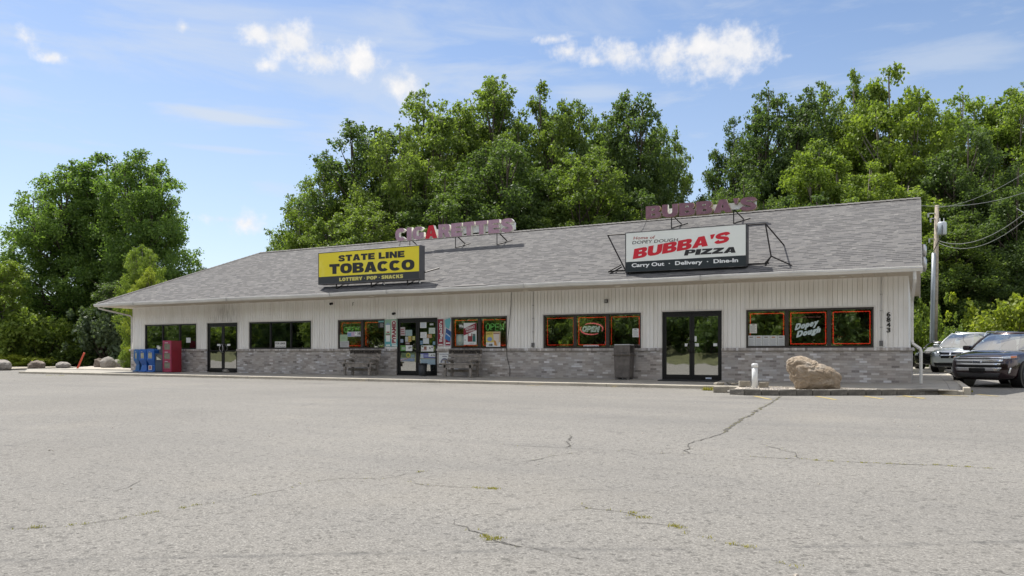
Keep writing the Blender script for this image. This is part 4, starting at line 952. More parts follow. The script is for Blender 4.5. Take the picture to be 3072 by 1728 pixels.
CM = {}
def cm(c, r=.6):
    k = tuple(round(v, 3) for v in c)
    if k not in CM: CM[k] = mat('print_%02x%02x%02x' % tuple(int(v*255) for v in k), k, r, var=.04, vs=6)
    return CM[k]
def poster(kind, label, cat, px, y, base, rects=(), texts=(), polys=(), tilt=0, group=None, th=.004):
    """px=(x0,ytop,x1,ybottom) in photo pixels, hung on the plane y.  rects (u0,v0,u1,v1,colour), v upwards; texts (string,u0,v0,u1,v1?,cap,colour,off,vert,shear)"""
    x0, y0, x1, y1 = px; a = onY(x0, (y0+y1)/2, y)[0]; b = onY(x1, (y0+y1)/2, y)[0]; xm = (x0+x1)/2; zt = onY(xm, y0, y)[2]; zb = onY(xm, y1, y)[2]; w, h = b-a, zt-zb
    t = thing(kind, label, cat, (a, y, zb), 0, group); t.rotation_euler = (0, tilt, 0)
    MB().box(0, w, 0, th, 0, h).build('sheet', cm(base), t)
    byc = {}
    for (u0, v0, u1, v1, c) in rects: byc.setdefault(c, []).append(('r', u0, v0, u1, v1))
    for (pts, c) in polys: byc.setdefault(c, []).append(('p', pts))
    lv = 0
    for c, L in byc.items():
        mb = MB(); lv += 1; yy = -.0012*lv
        for q in L:
            if q[0] == 'r': mb.box(q[1]*w, q[3]*w, yy, yy+.001, q[2]*h, q[4]*h)
            else: mb.prism([(u*w, v*h) for u, v in q[1]], yy, yy+.001)
        mb.build('print', cm(c), t)
    for q in texts:
        st, u0, v0, u1, v1, cap, c, off = q[:8]; vert = q[8] if len(q) > 8 else False; sh = q[9] if len(q) > 9 else 0
        mb = MB(); put_text(mb, st, u0*w, v0*h, u1*w, v1*h, cap*(w if vert else h), -.0012*(lv+2), off, vert=vert, shear=sh); mb.build('lettering', cm(c), t)
    return t
WHT = (.70, .72, .71); BLK = (.02, .02, .022); MAR = (.23, .012, .03); TEAL = (.10, .34, .36); GRN = (.25, .42, .30); BLU = (.02, .08, .25)
def px2(z, a, b, c, d): p = z(a, b); q = z(c, d); return (p[0], p[1], q[0], q[1])
Z2 = lambda x, yy: (950+x*.23292, 900+yy*.23292)
ZD = lambda x, yy: (1170+x*.13115, 940+yy*.13115)
ZW = lambda x, yy: (1350+x*.0828, 940+yy*.0828)
ZC = lambda x, yy: (1010+x*.07937, 945+yy*.07937)
bars = lambda u0, u1, v0, v1, n, c: [(u0, v0+(v1-v0)*(i+.25)/n, u0+(u1-u0)*(1-.3*((i*7) % 3)/3), v0+(v1-v0)*(i+.6)/n, c) for i in range(n)]
poster('poster', 'tall teal cigarette poster with red upright lettering left of the poster-covered door', 'poster', px2(Z2, 877, 250, 1040, 598), -.03, GRN,
       [(0, 0, 1, .28, TEAL), (.1, .02, .42, .07, WHT), (.56, .02, .95, .07, WHT), (.08, .56, .42, .80, WHT), (.08, .50, .42, .56, (.6, .5, .42)), (.1, .18, .42, .43, WHT), (.08, .415, .42, .445, MAR), (.54, .1, .93, .96, (.62, .62, .58))],
       [('PYRAMID', .88, .13, .88, .94, .30, MAR, .05, True)], [([(.18, .505), (.36, .505), (.27, .56)], MAR), ([(.15, .83), (.36, .83), (.255, .90)], (.25, .36, .48)), ([(.05, .80), (.46, .80), (.40, .84), (.1, .84)], (.22, .33, .46))])
poster('poster', 'narrow maroon poster reading Eagle20s upright beside the door', 'poster', px2(Z2, 1556, 240, 1638, 597), -.03, (.62, .55, .55), [(.06, .03, .94, .98, MAR), (.16, .05, .84, .085, WHT)], [("Eagle20's", .74, .17, .74, .91, .44, (.72, .72, .7), .03, True)])
poster('poster', 'poster of blue and teal cigarette packs on a maroon and white ground', 'poster', px2(Z2, 1649, 230, 1732, 597), -.03, (.55, .53, .56), [(.1, .03, .92, .30, MAR), (.2, .09, .8, .135, WHT)], [],
       [([(.02, .93), (.78, 1), (.98, .92), (.7, .6), (.12, .68)], (.14, .42, .46)), ([(.22, .64), (.98, .52), (.98, .36), (.78, .16), (.06, .27)], BLU), ([(.12, .42), (.95, .33), (.9, .22), (.72, .17), (.06, .27)], (.03, .16, .42)), ([(.2, .44), (.85, .32), (.85, .36), (.25, .47)], (.5, .6, .7))])
poster('poster', 'white notice with an arched emblem on the brick behind the right bench', 'poster', px2(Z2, 1575, 680, 1720, 853), -.062, WHT, [(.3, .70, .72, .76, (.2, .2, .24)), (.0, .06, .9, .14, BLK)], [('PAYMENT BOX', .08, .84, .95, .84, .08, (.12, .12, .2), 0)],
       [([(.5-.36*cos(a), .25+.36*sin(a)) for a in np.linspace(0, pi, 15)], (.14, .15, .22)), ([(.5-.24*cos(a), .25+.24*sin(a)) for a in np.linspace(0, pi, 13)], (.5, .5, .52)), ([(.36, .26), (.64, .26), (.6, .42), (.42, .4)], BLK)])
# left neon window
poster('price_card', 'white and lilac price card under the left green OPEN sign', 'card', px2(ZC, 405, 630, 905, 820), .028, (.5, .5, .55), [(.02, .1, .3, .8, (.2, .3, .5)), (.3, .05, .56, .95, (.5, .38, .52)), (.55, .2, .98, .97, WHT), (.56, .06, .98, .14, BLK)], [('$', .6, .65, .66, .65, .2, BLK, 0), ('3.88', .76, .38, .98, .38, .48, BLK, .02)])
poster('poster', 'pale green card standing in the lower left of the left neon window', 'poster', px2(ZC, 120, 740, 410, 1010), .028, (.33, .46, .30), bars(.2, .8, .35, .75, 3, (.2, .3, .2)))
poster('poster', 'grey parking notice leaning at the bottom of the left neon window', 'poster', px2(ZC, 125, 995, 465, 1270), .022, (.45, .46, .46), [], [('STATE LINE', .12, .76, .92, .76, .13, (.16, .17, .18), 0), ('TOBACCO', .16, .53, .84, .53, .13, (.16, .17, .18), 0), ('PARKING', .2, .28, .82, .28, .13, (.16, .17, .18), 0)], tilt=-.03)
poster('poster', 'black and teal notice in the top right corner of the left neon window', 'poster', px2(ZC, 1570, 200, 1800, 485), .026, BLK, [(0, .74, 1, 1, (.15, .38, .38))]+bars(.3, .9, .1, .62, 6, (.5, .5, .5)))
cb = thing('cardboard_panel', 'brown board across the lower half of the left neon window', 'board', (-8.05, .2, 1.02))
tl(MB().box(-8.05, -6.92, .2, .21, 1.05, 1.72).build('sheet', M_card), cb)
cb = thing('cardboard_panel', 'brown board behind the Thank You note', 'board', (-6.82, .2, 1.02)); tl(MB().box(-6.82, -5.78, .2, .21, 1.05, 1.72).build('sheet', M_card), cb)
cb = thing('cardboard_panel', 'brown board behind the state value poster', 'board', (-2.55, .2, 1.02)); tl(MB().box(-2.54, -1.43, .2, .21, 1.05, 1.70).build('sheet', M_card), cb)
cb = thing('cardboard_panel', 'brown board behind the hot drink poster', 'board', (-1.33, .2, 1.02)); tl(MB().box(-1.33, -.25, .2, .21, 1.05, 1.70).build('sheet', M_card), cb)
poster('poster', 'dark green Thank You For Shopping Here note in the left neon window', 'poster', px2(ZC, 1215, 690, 1700, 1250), .17, (.035, .045, .015), [], [('Thank You', .2, .62, .8, .62, .07, (.5, .52, .4), .01), ('For', .4, .44, .62, .44, .07, (.5, .52, .4), .01), ('Shopping Here', .1, .26, .88, .26, .07, (.5, .52, .4), .01)])
poster('photo_print', 'small framed brown picture inside the left neon window', 'picture', px2(ZC, 1355, 405, 1580, 610), .25, (.30, .2, .12), [(.12, .15, .85, .7, (.1, .1, .05))])
poster('poster', 'pale grey bottle-shaped cutout at the left of the Thank You note', 'poster', px2(ZC, 1085, 340, 1225, 660), .19, (.33, .31, .36), [(.25, .9, .75, 1.04, (.33, .31, .36))])
# right neon window
poster('poster', 'large maroon and white state value poster in the right neon window', 'poster', px2(ZW, 495, 345, 960, 1140), .026, WHT,
       [(.32, .14, .68, .52, (.22, .03, .04)), (.70, .14, .93, .40, (.02, .13, .12)), (.38, .40, .6, .55, WHT), (.72, .40, .93, .5, (.12, .14, .13)), (.45, .065, .82, .085, (.3, .3, .4)), (.06, .2, .18, .24, (.3, .3, .35))], 
       [("INDIANA'S", .16, .66, .86, .77, .12, WHT, .02), ('VALUE BRAND', .2, .55, .86, .64, .085, WHT, .02)], [([(0, .42), (0, .74), (1, 1), (1, .67)], MAR)])
poster('poster', 'green oval banknote style portrait print beside the state value poster', 'poster', px2(ZW, 225, 760, 495, 1170), .03, (.16, .2, .17), [], [], [([(.5+.44*cos(a), .52+.46*sin(a)) for a in np.linspace(0, 2*pi, 25)[:-1]], (.30, .36, .33)), ([(.5+.2*cos(a), .58+.26*sin(a)) for a in np.linspace(0, 2*pi, 19)[:-1]], (.42, .46, .38)), ([(.14, .12), (.86, .12), (.68, .34), (.32, .34)], (.26, .33, .28))])
poster('sticker', 'white lettering sticker above the portrait print', 'sticker', px2(ZW, 318, 355, 490, 570), .03, (.045, .05, .025), [], [('Win', .05, .25, .98, .25, .5, WHT, .05)])
poster('poster', 'yellow 24/7 hot drink poster under the right green OPEN sign', 'poster', px2(ZW, 1305, 660, 1822, 1270), .026, WHT, [(0, .36, .52, 1, (.60, .5, .12)), (.52, .36, 1, 1, (.55, .42, .25))],
       [('24/7', .03, .82, .45, .82, .12, (.25, .16, .02), .02), ('3.88', .2, .15, .46, .15, .13, BLK, .03), ('$', .04, .24, .1, .24, .05, BLK, 0)],
       [([(.26+.17*cos(a), .55+.13*sin(a)) for a in np.linspace(0, 2*pi, 19)[:-1]], (.2, .28, .5)), ([(.52, .86), (.95, .86), (.86, .14), (.58, .18)], (.62, .55, .5)), ([(.52, .90), (.95, .90), (.95, .86), (.52, .86)], (.2, .04, .03)), ([(.56, .5), (.7, .42), (.78, .15), (.58, .18)], (.55, .25, .05))])
# papers on the middle door
def sheetp(label, a, b, c, d, base=WHT, n=4, y=.038, ink=(.35, .37, .4), cat='paper', **k): poster('paper_notice', label, cat, px2(ZD, a, b, c, d), y, base, bars(.12, .88, .12, .85, n, ink), group='papers on the middle door', **k)
sheetp('white sheet with a blue print at the top of the right door leaf', 688, 195, 832, 335, WHT, 5, ink=(.2, .3, .5))
sheetp('small white sticker at the top right of the right door leaf', 908, 230, 990, 272, (.5, .52, .5), 2)
sheetp('pale green sheet by the right edge of the right door leaf', 888, 330, 1030, 465, (.56, .64, .56))
sheetp('white sheet above the square blank sheet on the right leaf', 695, 430, 838, 562, WHT, 4)
sheetp('orange and green sticker on the right door leaf', 850, 480, 955, 562, (.45, .26, .10), 2)
sheetp('square blank sheet in the middle of the right door leaf', 755, 568, 890, 695, (.55, .60, .61), 0)
sheetp('small blue sticker on the left edge of the right leaf', 688, 625, 748, 715, (.08, .2, .32), 2)
sheetp('small blue sticker on the right edge of the right leaf', 978, 645, 1048, 720, (.12, .28, .36), 2)
sheetp('pale blue blank board low on the right door leaf', 695, 1045, 1035, 1170, (.30, .40, .47), 0)
sheetp('white strip sign with a red pack at the top of the left leaf', 235, 315, 345, 510, (.42, .38, .38), 3, ink=MAR)
sheetp('blue grey sheet in the middle of the left door leaf', 352, 378, 505, 515, (.28, .38, .38), 0)
sheetp('pale notice on the left door leaf under the blue grey sheet', 348, 530, 412, 650, (.38, .42, .38), 4)
sheetp('yellow sticker with a red mark on the left door leaf', 418, 520, 488, 650, (.5, .42, .12), 2, ink=(.4, .05, .03))
sheetp('yellow sticker by the closing edge of the left leaf', 510, 522, 572, 612, (.42, .40, .10), 2)
sheetp('blue and white sticker at the outer edge of the left leaf', 232, 590, 300, 670, (.25, .33, .45), 1)
sheetp('brownish sticker above the green price sign', 352, 655, 448, 712, (.22, .15, .13), 1)
poster('price_card', 'green and white price card 4.68 on the left door leaf', 'card', px2(ZD, 240, 732, 508, 862), .036, WHT, [(0, 0, .45, 1, (.10, .26, .06)), (.1, .2, .38, .7, (.3, .4, .3))], [('4', .68, .35, .78, .35, .4, BLK, .03), ('68', .8, .5, .95, .5, .3, BLK, .02)], group='price cards on the middle door')
poster('price_card', 'white price card 6.44 with a maroon print on the right door leaf', 'card', px2(ZD, 710, 735, 992, 872), .036, WHT, [(.03, .2, .48, .3, MAR), (.04, .7, .2, .92, (.1, .2, .12)), (.24, .34, .46, .85, (.25, .12, .08))], [('6', .68, .4, .78, .4, .38, BLK, .03), ('44', .83, .55, .96, .55, .3, BLK, .02)], group='price cards on the middle door')
poster('price_card', 'blue and white price card 4.74 on the right door leaf', 'card', px2(ZD, 698, 912, 1035, 1028), .036, (.12, .13, .32), [(.0, .05, .2, .8, (.45, .52, .6)), (.55, .3, 1, 1, WHT), (.25, .3, .52, .7, (.25, .28, .5))], [('$', .58, .6, .61, .6, .2, BLK, 0), ('4.74', .7, .42, .97, .42, .36, BLK, .02)], group='price cards on the middle door')
poster('poster', 'round yellow and green emblem low on the left door leaf', 'poster', px2(ZD, 262, 900, 565, 1010), .036, (.10, .15, .08), [(.7, 0, 1, .6, (.2, .28, .3))], [], [([(.52+.18*cos(a), .5+.5*sin(a)) for a in np.linspace(0, 2*pi, 19)[:-1]], (.38, .36, .06)), ([(.52+.08*cos(a), .5+.28*sin(a)) for a in np.linspace(0, 2*pi, 15)[:-1]], (.1, .16, .04))])
poster('poster', 'red white and blue striped strip near the foot of the left leaf', 'poster', px2(ZD, 240, 1022, 565, 1100), .036, (.25, .30, .36), [(.5, .1, .95, .7, (.2, .27, .4))], [], [([(0, .1), (0, .5), (.5, 1), (.62, .95)], (.55, .5, .5)), ([(0, .2), (0, .3), (.55, .95), (.6, .9)], MAR)])
# lease sign and small papers on other glass
Z8 = lambda x, yy: (380+x*.24068, 900+yy*.24068)
poster('lease_sign', 'white FOR LEASE sign with a phone number in the second window from the left', 'sign', px2(Z8, 1848, 517, 1985, 602), .028, (.66, .66, .64), [], [('FOR LEASE', .06, .58, .94, .58, .27, BLK, .03), ('219-718-5234', .06, .14, .94, .14, .22, (.12, .12, .12), .02)])
poster('paper_notice', 'white sheet taped in the leftmost window', 'paper', px2(Z8, 742, 470, 796, 532), .028, WHT)
poster('paper_notice', 'small pale card behind the dark newspaper box', 'paper', px2(Z8, 374, 568, 406, 596), .028, (.6, .62, .58))
for i, (a, b, c, d, lab) in enumerate(((1128, 548, 1165, 572, 'small white push label on the left leaf of the left-hand door'), (1252, 548, 1290, 572, 'small white push label on the right leaf of the left-hand door'))):
    poster('door_label', lab, 'label', px2(Z8, a, b, c, d), .036, WHT)
poster('hours_sheet', 'white opening hours sheet in the pane behind the trash bin', 'paper', px2(Z4, 1462, 315, 1532, 410), .028, WHT, bars(.1, .9, .1, .8, 6, (.2, .2, .22))+[(.3, .86, .7, .92, BLK)])
poster('web_address_sign', 'white web address strip under the oval OPEN sign', 'sign', px2(Z4, 920, 496, 1088, 524), .028, (.6, .6, .57), [], [('WWW.DOPEYDOUGH.COM', .04, .25, .96, .25, .5, (.06, .1, .2), .02)])
for a, b, c, d, lab in ((2040, 480, 2072, 512, 'small white label on the left leaf of the right-hand door'), (2152, 478, 2195, 512, 'small white label beside the handle on the right-hand door'), (2355, 478, 2398, 510, 'small white label at the hinge side of the right-hand door'), (2148, 400, 2170, 460, 'small upright white sticker above the handle of the right-hand door')):
    poster('door_label', lab, 'label', px2(Z4, a, b, c, d), .036, WHT)
poster('dropped_card', 'white card propped at the foot of the right-hand door', 'card', px2(Z4, 2270, 855, 2335, 882), -.012, (.6, .64, .72), bars(.2, .8, .3, .7, 2, (.2, .3, .5)))
Z6 = lambda x, yy: (2100+x*.27174, 880+yy*.27174)
poster('hours_sheet', 'white opening hours sheet at the left of the right-hand window', 'paper', px2(Z6, 548, 338, 628, 440), .028, (.66, .66, .60), bars(.1, .9, .08, .8, 7, (.2, .2, .2))+[(.35, .86, .7, .93, BLK)])
for i in range(5):
    a = 530+i*81.6
    poster('menu_sheet', ['leftmost taped menu sheet with two small pictures', 'menu sheet second from the left, orange mark at its top', 'middle menu sheet of the five taped in a row', 'menu sheet second from the right with a small picture on top', 'rightmost menu sheet touching the window mullion'][i], 'paper', px2(Z6, a, 466, a+79, 592), .027+.0008*(i % 2), (.55, .57, .57),
           bars(.12, .86, .08, .7, 8, (.32, .33, .36))+[(.2, .8, .7, .9, (.42, .2, .1) if i % 2 else (.25, .22, .2))], group='menu sheets in the right-hand window')
t = thing('window_lettering', 'white slanted script reading Dopey Dough on the middle pane', 'sign', (9.7, .03, 1.3)); P6 = onplane(Z6, .031)
mb = MB(); lh(mb, P6, 'Dopey', (1045, 408), (1300, 352), (1045, 335), .031, dil=.05, gap=.0, shear=.25, font=True); tl(mb.build('script', cm((.50, .60, .60))), t); mb = MB(); lh(mb, P6, 'Dough', (1062, 488), (1325, 432), (1062, 415), .031, dil=.05, gap=.0, shear=.25, font=True)
tl(mb.build('script', cm((.50, .60, .60))), t)
mb = MB(); ln(mb, P6, 'everybody loves that', (1035, 275), (1335, 268), (1035, 252), .031, 0); tl(mb.build('small_lettering', cm((.20, .07, .06))), t)
poster('flag_cloth', 'yellow board standing inside the rightmost pane', 'board', px2(Z6, 1510, 470, 1575, 498), .9, (.55, .45, .03))

# ------------------------------------------------------------------ things on the walk
M_wood = mat('weathered_wood', (.24, .215, .19), .9, var=.4, vs=7, bump=.8, bs=30); M_woodd = mat('dark_wood', (.10, .085, .07), .9, var=.4, vs=7, bump=.6, bs=30)
def bench(px0, px1, label):
    x0 = onY(px0, 1080, -.35)[0]; x1 = onY(px1, 1080, -.35)[0]; w = x1-x0; t = thing('park_bench', label, 'bench', (x0, -.32, 0), 0, 'wooden benches along the shop front')
    for yy in (-.60, -.43): bevel(MB().box(-.06, w+.02, yy-.075, yy+.075, .43, .475).build('seat_plank', M_wood, t), .006)
    bevel(MB().box(.05, w-.05, -.66, -.63, .30, .42).build('apron', M_wood, t), .006); bevel(MB().box(.05, w-.05, -.30, -.27, .14, .24).build('stretcher', M_wood, t), .006)
    for z0, z1, y in ((.50, .66, -.20), (.68, .79, -.15)): bevel(MB().box(0, w, y, y+.04, z0, z1).build('back_plank', M_wood, t), .006)
    tb_ = bevel(MB().box(0, w, -.125, -.085, .81, .98).build('back_plank', M_woodd, t), .006)
    mb = MB(); put_text(mb, 'STATELINE  PROPERTIES', .05, .845, w-.05, .845, .095, -.128, .03, ex=.01); mb.build('carved_lettering', mat('carved_black', (.016, .014, .013), .9, var=0)).parent = tb_
    for xx in (.12, w-.22):
        l = MB(); l.box(xx, xx+.09, -.66, -.57, -.02, .43); l.prism([(xx, .38), (xx+.09, .38), (xx+.09, .43), (xx, .43)], -.565, -.15); bevel(l.build('leg', M_wood, t), .006)
        l = MB(); l.add([(xx, -.20, -.02), (xx+.09, -.20, -.02), (xx+.09, -.12, -.02), (xx, -.12, -.02), (xx, -.115, .99), (xx+.09, -.115, .99), (xx+.09, -.04, .99), (xx, -.04, .99)], [(0, 3, 2, 1), (4, 5, 6, 7), (0, 1, 5, 4), (1, 2, 6, 5), (2, 3, 7, 6), (3, 0, 4, 7)]); l.build('leg', M_wood, t)
        bevel(MB().box(xx-.03, xx+.12, -.68, -.12, .56, .60).build('armrest', M_wood, t), .006); MB().box(xx+.02, xx+.07, -.62, -.57, .476, .56).build('arm_post', M_wood, t)
bench(1054, 1147, 'weathered wooden bench between the left neon window and the door')
bench(1350, 1449, 'weathered wooden bench below the right green OPEN sign')
# tall bin
x0 = onY(1843, 1137, -.55)[0]; t = thing('trash_bin', 'tall brown grey trash bin with a side opening and a white lid top', 'trash bin', (x0, -.62, -.02))
M_bin = mat('bin_brown', (.13, .115, .105), .8, var=.3, vs=5, bump=.4, bs=20, fleck=((.05, .05, .055), 3, .8))
b_ = MB(); w_ = .56
b_.add([(.03, .03, .06), (w_-.03, .03, .06), (w_-.03, .45, .06), (.03, .45, .06), (-.0, 0, .80), (w_, 0, .80), (w_, .48, .80), (0, .48, .80)], [(0, 3, 2, 1), (4, 5, 6, 7), (0, 1, 5, 4), (1, 2, 6, 5), (2, 3, 7, 6), (3, 0, 4, 7)])
bevel(b_.build('body', M_bin, t), .015)
for xx in (.04, w_-.13):
    for yy in (.04, .36): MB().box(xx, xx+.09, yy, yy+.08, -.02, .065).build('foot', M_bin, t)
bevel(MB().box(-.035, w_+.035, -.035, .515, .785, .82).build('rim', M_woodd, t), .01)
h_ = MB(); h_.box(0, w_-.0, 0, .48, .80, .88); h_.box(0, w_-.2, 0, .48, .88, 1.1); h_.box(w_-.198, w_-.001, 0.002, .05, .88, 1.1); h_.box(w_-.198, w_-.001, .43, .478, .88, 1.1); h_.box(0, w_, 0, .48, 1.1, 1.135); bevel(h_.build('hood', M_bin, t), .008)
MB().box(.02, w_-.02, .02, .46, 1.136, 1.155).build('lid_top', M_white, t); MB().box(w_-.19, w_-.18, .055, .425, .885, 1.095).build('opening', M_black, t)
# small round bin
x0 = onY(1268.5, 1120, -.35)[0]; t = thing('waste_basket', 'small round black waste basket by the poster-covered door', 'waste basket', (x0, -.36, -.015))
MB().tube([(0, 0, 0), (0, 0, .03), (0, 0, .44)], [.14, .145, .175], 24).build('body', mat('black_plastic', (.02, .022, .025), .45, var=.2), t, True); r_ = MB(); r_.tube([(.18*cos(a), .18*sin(a), .455) for a in np.linspace(0, 2*pi, 25)], .014, 6); r_.build('rim', MATS['black_plastic'], t, True); MB().tube([(0, 0, .441), (0, 0, .452)], .16, 20).build('liner', mat('bin_liner', (.2, .22, .24), .4), t)
# mat and bits
x0, x1 = onY(1990, 1139, -.5)[0]-.1, onY(2120, 1139, -.5)[0]; o = bevel(MB().box(x0, x1+.35, -.80, -.12, -.034, -.004).build('door_mat', mat('mat_rubber', (.015, .017, .02), .8, bump=.5)), .004); tag(o, 'black rubber mat at the right-hand door', 'door mat')

def news_box(px0, px1, ytop, colr, label, style, grp='newspaper boxes by the left window', yb=-.95, dep=.42):
    x0 = onY(px0, 1100, yb)[0]; x1 = onY(px1, 1100, yb)[0]; zt = onY((px0+px1)/2, ytop, yb)[2]; w = x1-x0; t = thing('newspaper_box', label, 'newspaper box', (x0, yb, -.045), 0, grp); H = zt+.045
    if style == 'ped':
        b = MB(); b.prism([(0, .48*H), (w, .48*H), (w, H-.07), (w-.07, H), (.07, H), (0, H-.07)], 0, dep); hd = bevel(b.build('upper_cabinet', colr, t), .015)
        b = MB(); b.add([(.03, .04, 0), (w-.03, .04, 0), (w-.03, dep-.02, 0), (.03, dep-.02, 0), (.07, .09, .3*H), (w-.07, .09, .3*H), (w-.07, dep-.04, .3*H), (.07, dep-.04, .3*H), (.0, .02, .48*H), (w, .02, .48*H), (w, dep, .48*H), (0, dep, .48*H)],
              [(0, 3, 2, 1), (0, 1, 5, 4), (1, 2, 6, 5), (2, 3, 7, 6), (3, 0, 4, 7), (4, 5, 9, 8), (5, 6, 10, 9), (6, 7, 11, 10), (7, 4, 8, 11), (8, 9, 10, 11)]); bevel(b.build('pedestal', colr, t), .012)
        bevel(MB().box(-.0, w, -.05, dep, -.001, .05).build('base', colr, t), .01)
        d = MB(); z0, z1 = .52*H, H-.12; e = .07
        d.box(e, w-e, -.02, -.001, z0, z0+.07); d.box(e, w-e, -.02, -.001, z1-.05, z1); d.box(e, e+.05, -.02, -.001, z0+.07, z1-.05); d.box(w-e-.05, w-e, -.02, -.001, z0+.07, z1-.05); bevel(d.build('door', colr, t), .004)
        MB().box(e+.051, w-e-.051, -.006, -.002, z0+.071, z1-.051).build('window', mat('paper_behind_glass', (.36, .35, .27), .25, var=.35, vs=7), t)
        MB().tube([(w/2-.05, -.035, z1-.0), (w/2+.05, -.035, z1)], .01, 6).build('handle', M_alu, t)
    return t, w, H
M_nb = mat('news_blue', (.014, .11, .42), .4, var=.15, vs=4, coat=.2); M_nbl = mat('news_blue_faded', (.03, .14, .36), .5, var=.2, vs=4); M_nd = mat('news_slate', (.035, .05, .085), .5, var=.2)
t, w, H = news_box(400.5, 416, 1047.8, M_nbl, 'leftmost faded blue newspaper box at the brick corner', 'ped', yb=-.80)
t, w, H = news_box(417, 437.5, 1047.3, M_nb, 'blue newspaper box between the faded one and the one with a white sticker', 'ped')
t, w, H = news_box(439.5, 462, 1046.5, M_nb, 'blue newspaper box with a white sticker on its pedestal', 'ped')
MB().box(w*.26, w*.70, .0, .02, .09, .30).build('sticker', cm((.6, .58, .6)), t); MB().box(w*.36, w*.60, -.003, -.001, .13, .27).build('sticker_print', cm((.40, .12, .12)), t)
# dark box with coin head
x0 = onY(465.5, 1100, -.93)[0]; x1 = onY(487.5, 1100, -.93)[0]; w = x1-x0; t = thing('newspaper_box', 'dark slate newspaper box with a coin head and a torn paper in its window', 'newspaper box', (x0, -.93, -.045), 0, 'newspaper boxes by the left window')
bevel(MB().box(0, w, 0, .42, 0, .50).build('lower_cabinet', M_nd, t), .012); MB().box(.03, w-.03, -.012, -.001, .05, .44).build('lower_panel', mat('slate_panel', (.045, .065, .10), .45), t)
d = MB(); d.box(0, .06, .0, .4, .50, .86); d.box(w-.06, w, 0, .4, .50, .86); d.box(.06, w-.06, 0, .4, .80, .86); d.box(.06, w-.06, 0, .4, .5, .55); bevel(d.build('door_frame', M_nd, t), .006)
MB().box(.061, w-.061, .03, .04, .551, .799).build('window', mat('news_window', (.16, .15, .12), .2), t); MB().prism([(.07, .56), (w-.10, .56), (.07, .72)], .015, .02).build('torn_paper', cm((.62, .60, .48)), t)
bevel(MB().box(w*.3, w*.55, .08, .2, .86, 1.03).build('coin_neck', M_nd, t), .01); bevel(MB().box(w*.58, w*1.0, .06, .3, .86, 1.19).build('coin_box', M_dkgrey, t), .012); MB().box(w*.2, w*.56, .05, .07, 1.05, 1.17).build('price_plate', cm((.62, .62, .55)), t)
# red three-door rack
M_nr = mat('news_red', (.26, .008, .025), .38, var=.15, vs=3, coat=.3); M_np = mat('news_faded_pink', (.34, .035, .09), .5, var=.25, vs=6)
x0 = onY(488.5, 1100, -.98)[0]; x1 = onY(513.5, 1100, -.98)[0]; w = x1-x0; zt = onY(500, 1022, -.98)[2]; H = zt+.045
t = thing('newspaper_rack', 'tall red newspaper rack with three stacked pink framed doors', 'newspaper box', (x0, -.98, -.045), 0, 'newspaper boxes by the left window')
bevel(MB().box(0, w, 0.02, .56, 0, H).build('cabinet', M_nr, t), .01)
hh = (H-.16)/3
for i in range(3):
    z0 = .13+i*hh; d = MB(); d.box(.03, w-.03, -.005, .019, z0+hh-.11, z0+hh-.02); d.box(.03, w-.03, -.005, .019, z0, z0+.045); d.box(.03, .085, -.005, .019, z0+.045, z0+hh-.11); d.box(w-.085, w-.03, -.005, .019, z0+.045, z0+hh-.11); dd = bevel(d.build('door', M_np, t), .004)
    MB().box(.086, w-.086, .008, .012, z0+.046, z0+hh-.111).build('window', mat('rack_window', (.20, .19, .15), .2, var=.25, vs=8), dd); MB().box(.16, w*.62, -.02, -.006, z0+hh-.085, z0+hh-.05).build('handle', cm((.5, .42, .45)), dd)
fr2 = MB(); fr2.box(0, .028, -.008, .0195, 0, H); fr2.box(w-.028, w, -.008, .0195, 0, H); fr2.box(.028, w-.028, -.008, .0195, H-.045, H); fr2.build('front_rim', M_np, t); bevel(MB().box(.05, w-.05, -.002, .018, .02, .11).build('kick_panel', M_np, t), .004)

# ------------------------------------------------------------------ rocks
def rock(name, label, cat, cx, cy, cz, sx, sy, sz, seed, m, prof=None, amp=.16, group=None, rz=0, sub=4, flat=.25):
    bm = bmesh.new(); bmesh.ops.create_icosphere(bm, subdivisions=sub, radius=1)
    for v in bm.verts:
        p = v.co.copy(); n = p.normalized(); s = Vector((seed*3.1, seed*1.7, seed*.9))
        if prof:
            a = atan2(n.z, n.x) % (2*pi); L = len(prof); r = None
            for i in range(L):
                a0, r0 = prof[i]; a1, r1 = prof[(i+1) % L]; a1_ = a1+(2*pi if i == L-1 else 0); aa = a if a >= prof[0][0] else a+2*pi
                if a0 <= aa <= a1_: r = r0+(r1-r0)*(aa-a0)/(a1_-a0); break
            k = sqrt(n.x**2+n.z**2); p = Vector((n.x*r, n.y*(1-.12*abs(n.y)), n.z*r))
        d = noise.fractal(n*1.3+s, 1, 2, 5)*amp+(abs(noise.noise(n*2.1+s*2))-.2)*amp*.8+noise.fractal(n*6+s, .8, 2, 4)*amp*.18
        c = 0
        if prof:
            vd = noise.voronoi(n*2.3+s)[0]; c = (vd[1]-vd[0])*.14-.05; c -= max(0, .05-abs(noise.noise(n*1.7+s*3)))*.7; v3 = noise.voronoi(n*6+s)[0]; c += (v3[1]-v3[0])*.03
        p = p*(1+d+c); p = Vector((p.x*sx, p.y*sy, p.z*sz))
        if p.z < -sz*flat: p.z = -sz*flat-(abs(p.z)-sz*flat)*.15
        v.co = p
    me = bpy.data.meshes.new(name); bm.to_mesh(me); bm.free(); me.materials.append(m); me.polygons.foreach_set('use_smooth', [True]*len(me.polygons))
    o = bpy.data.objects.new(name, me); COL.objects.link(o); o.location = (cx, cy, cz); o.rotation_euler = (0, 0, rz); return tag(o, label, cat, group)
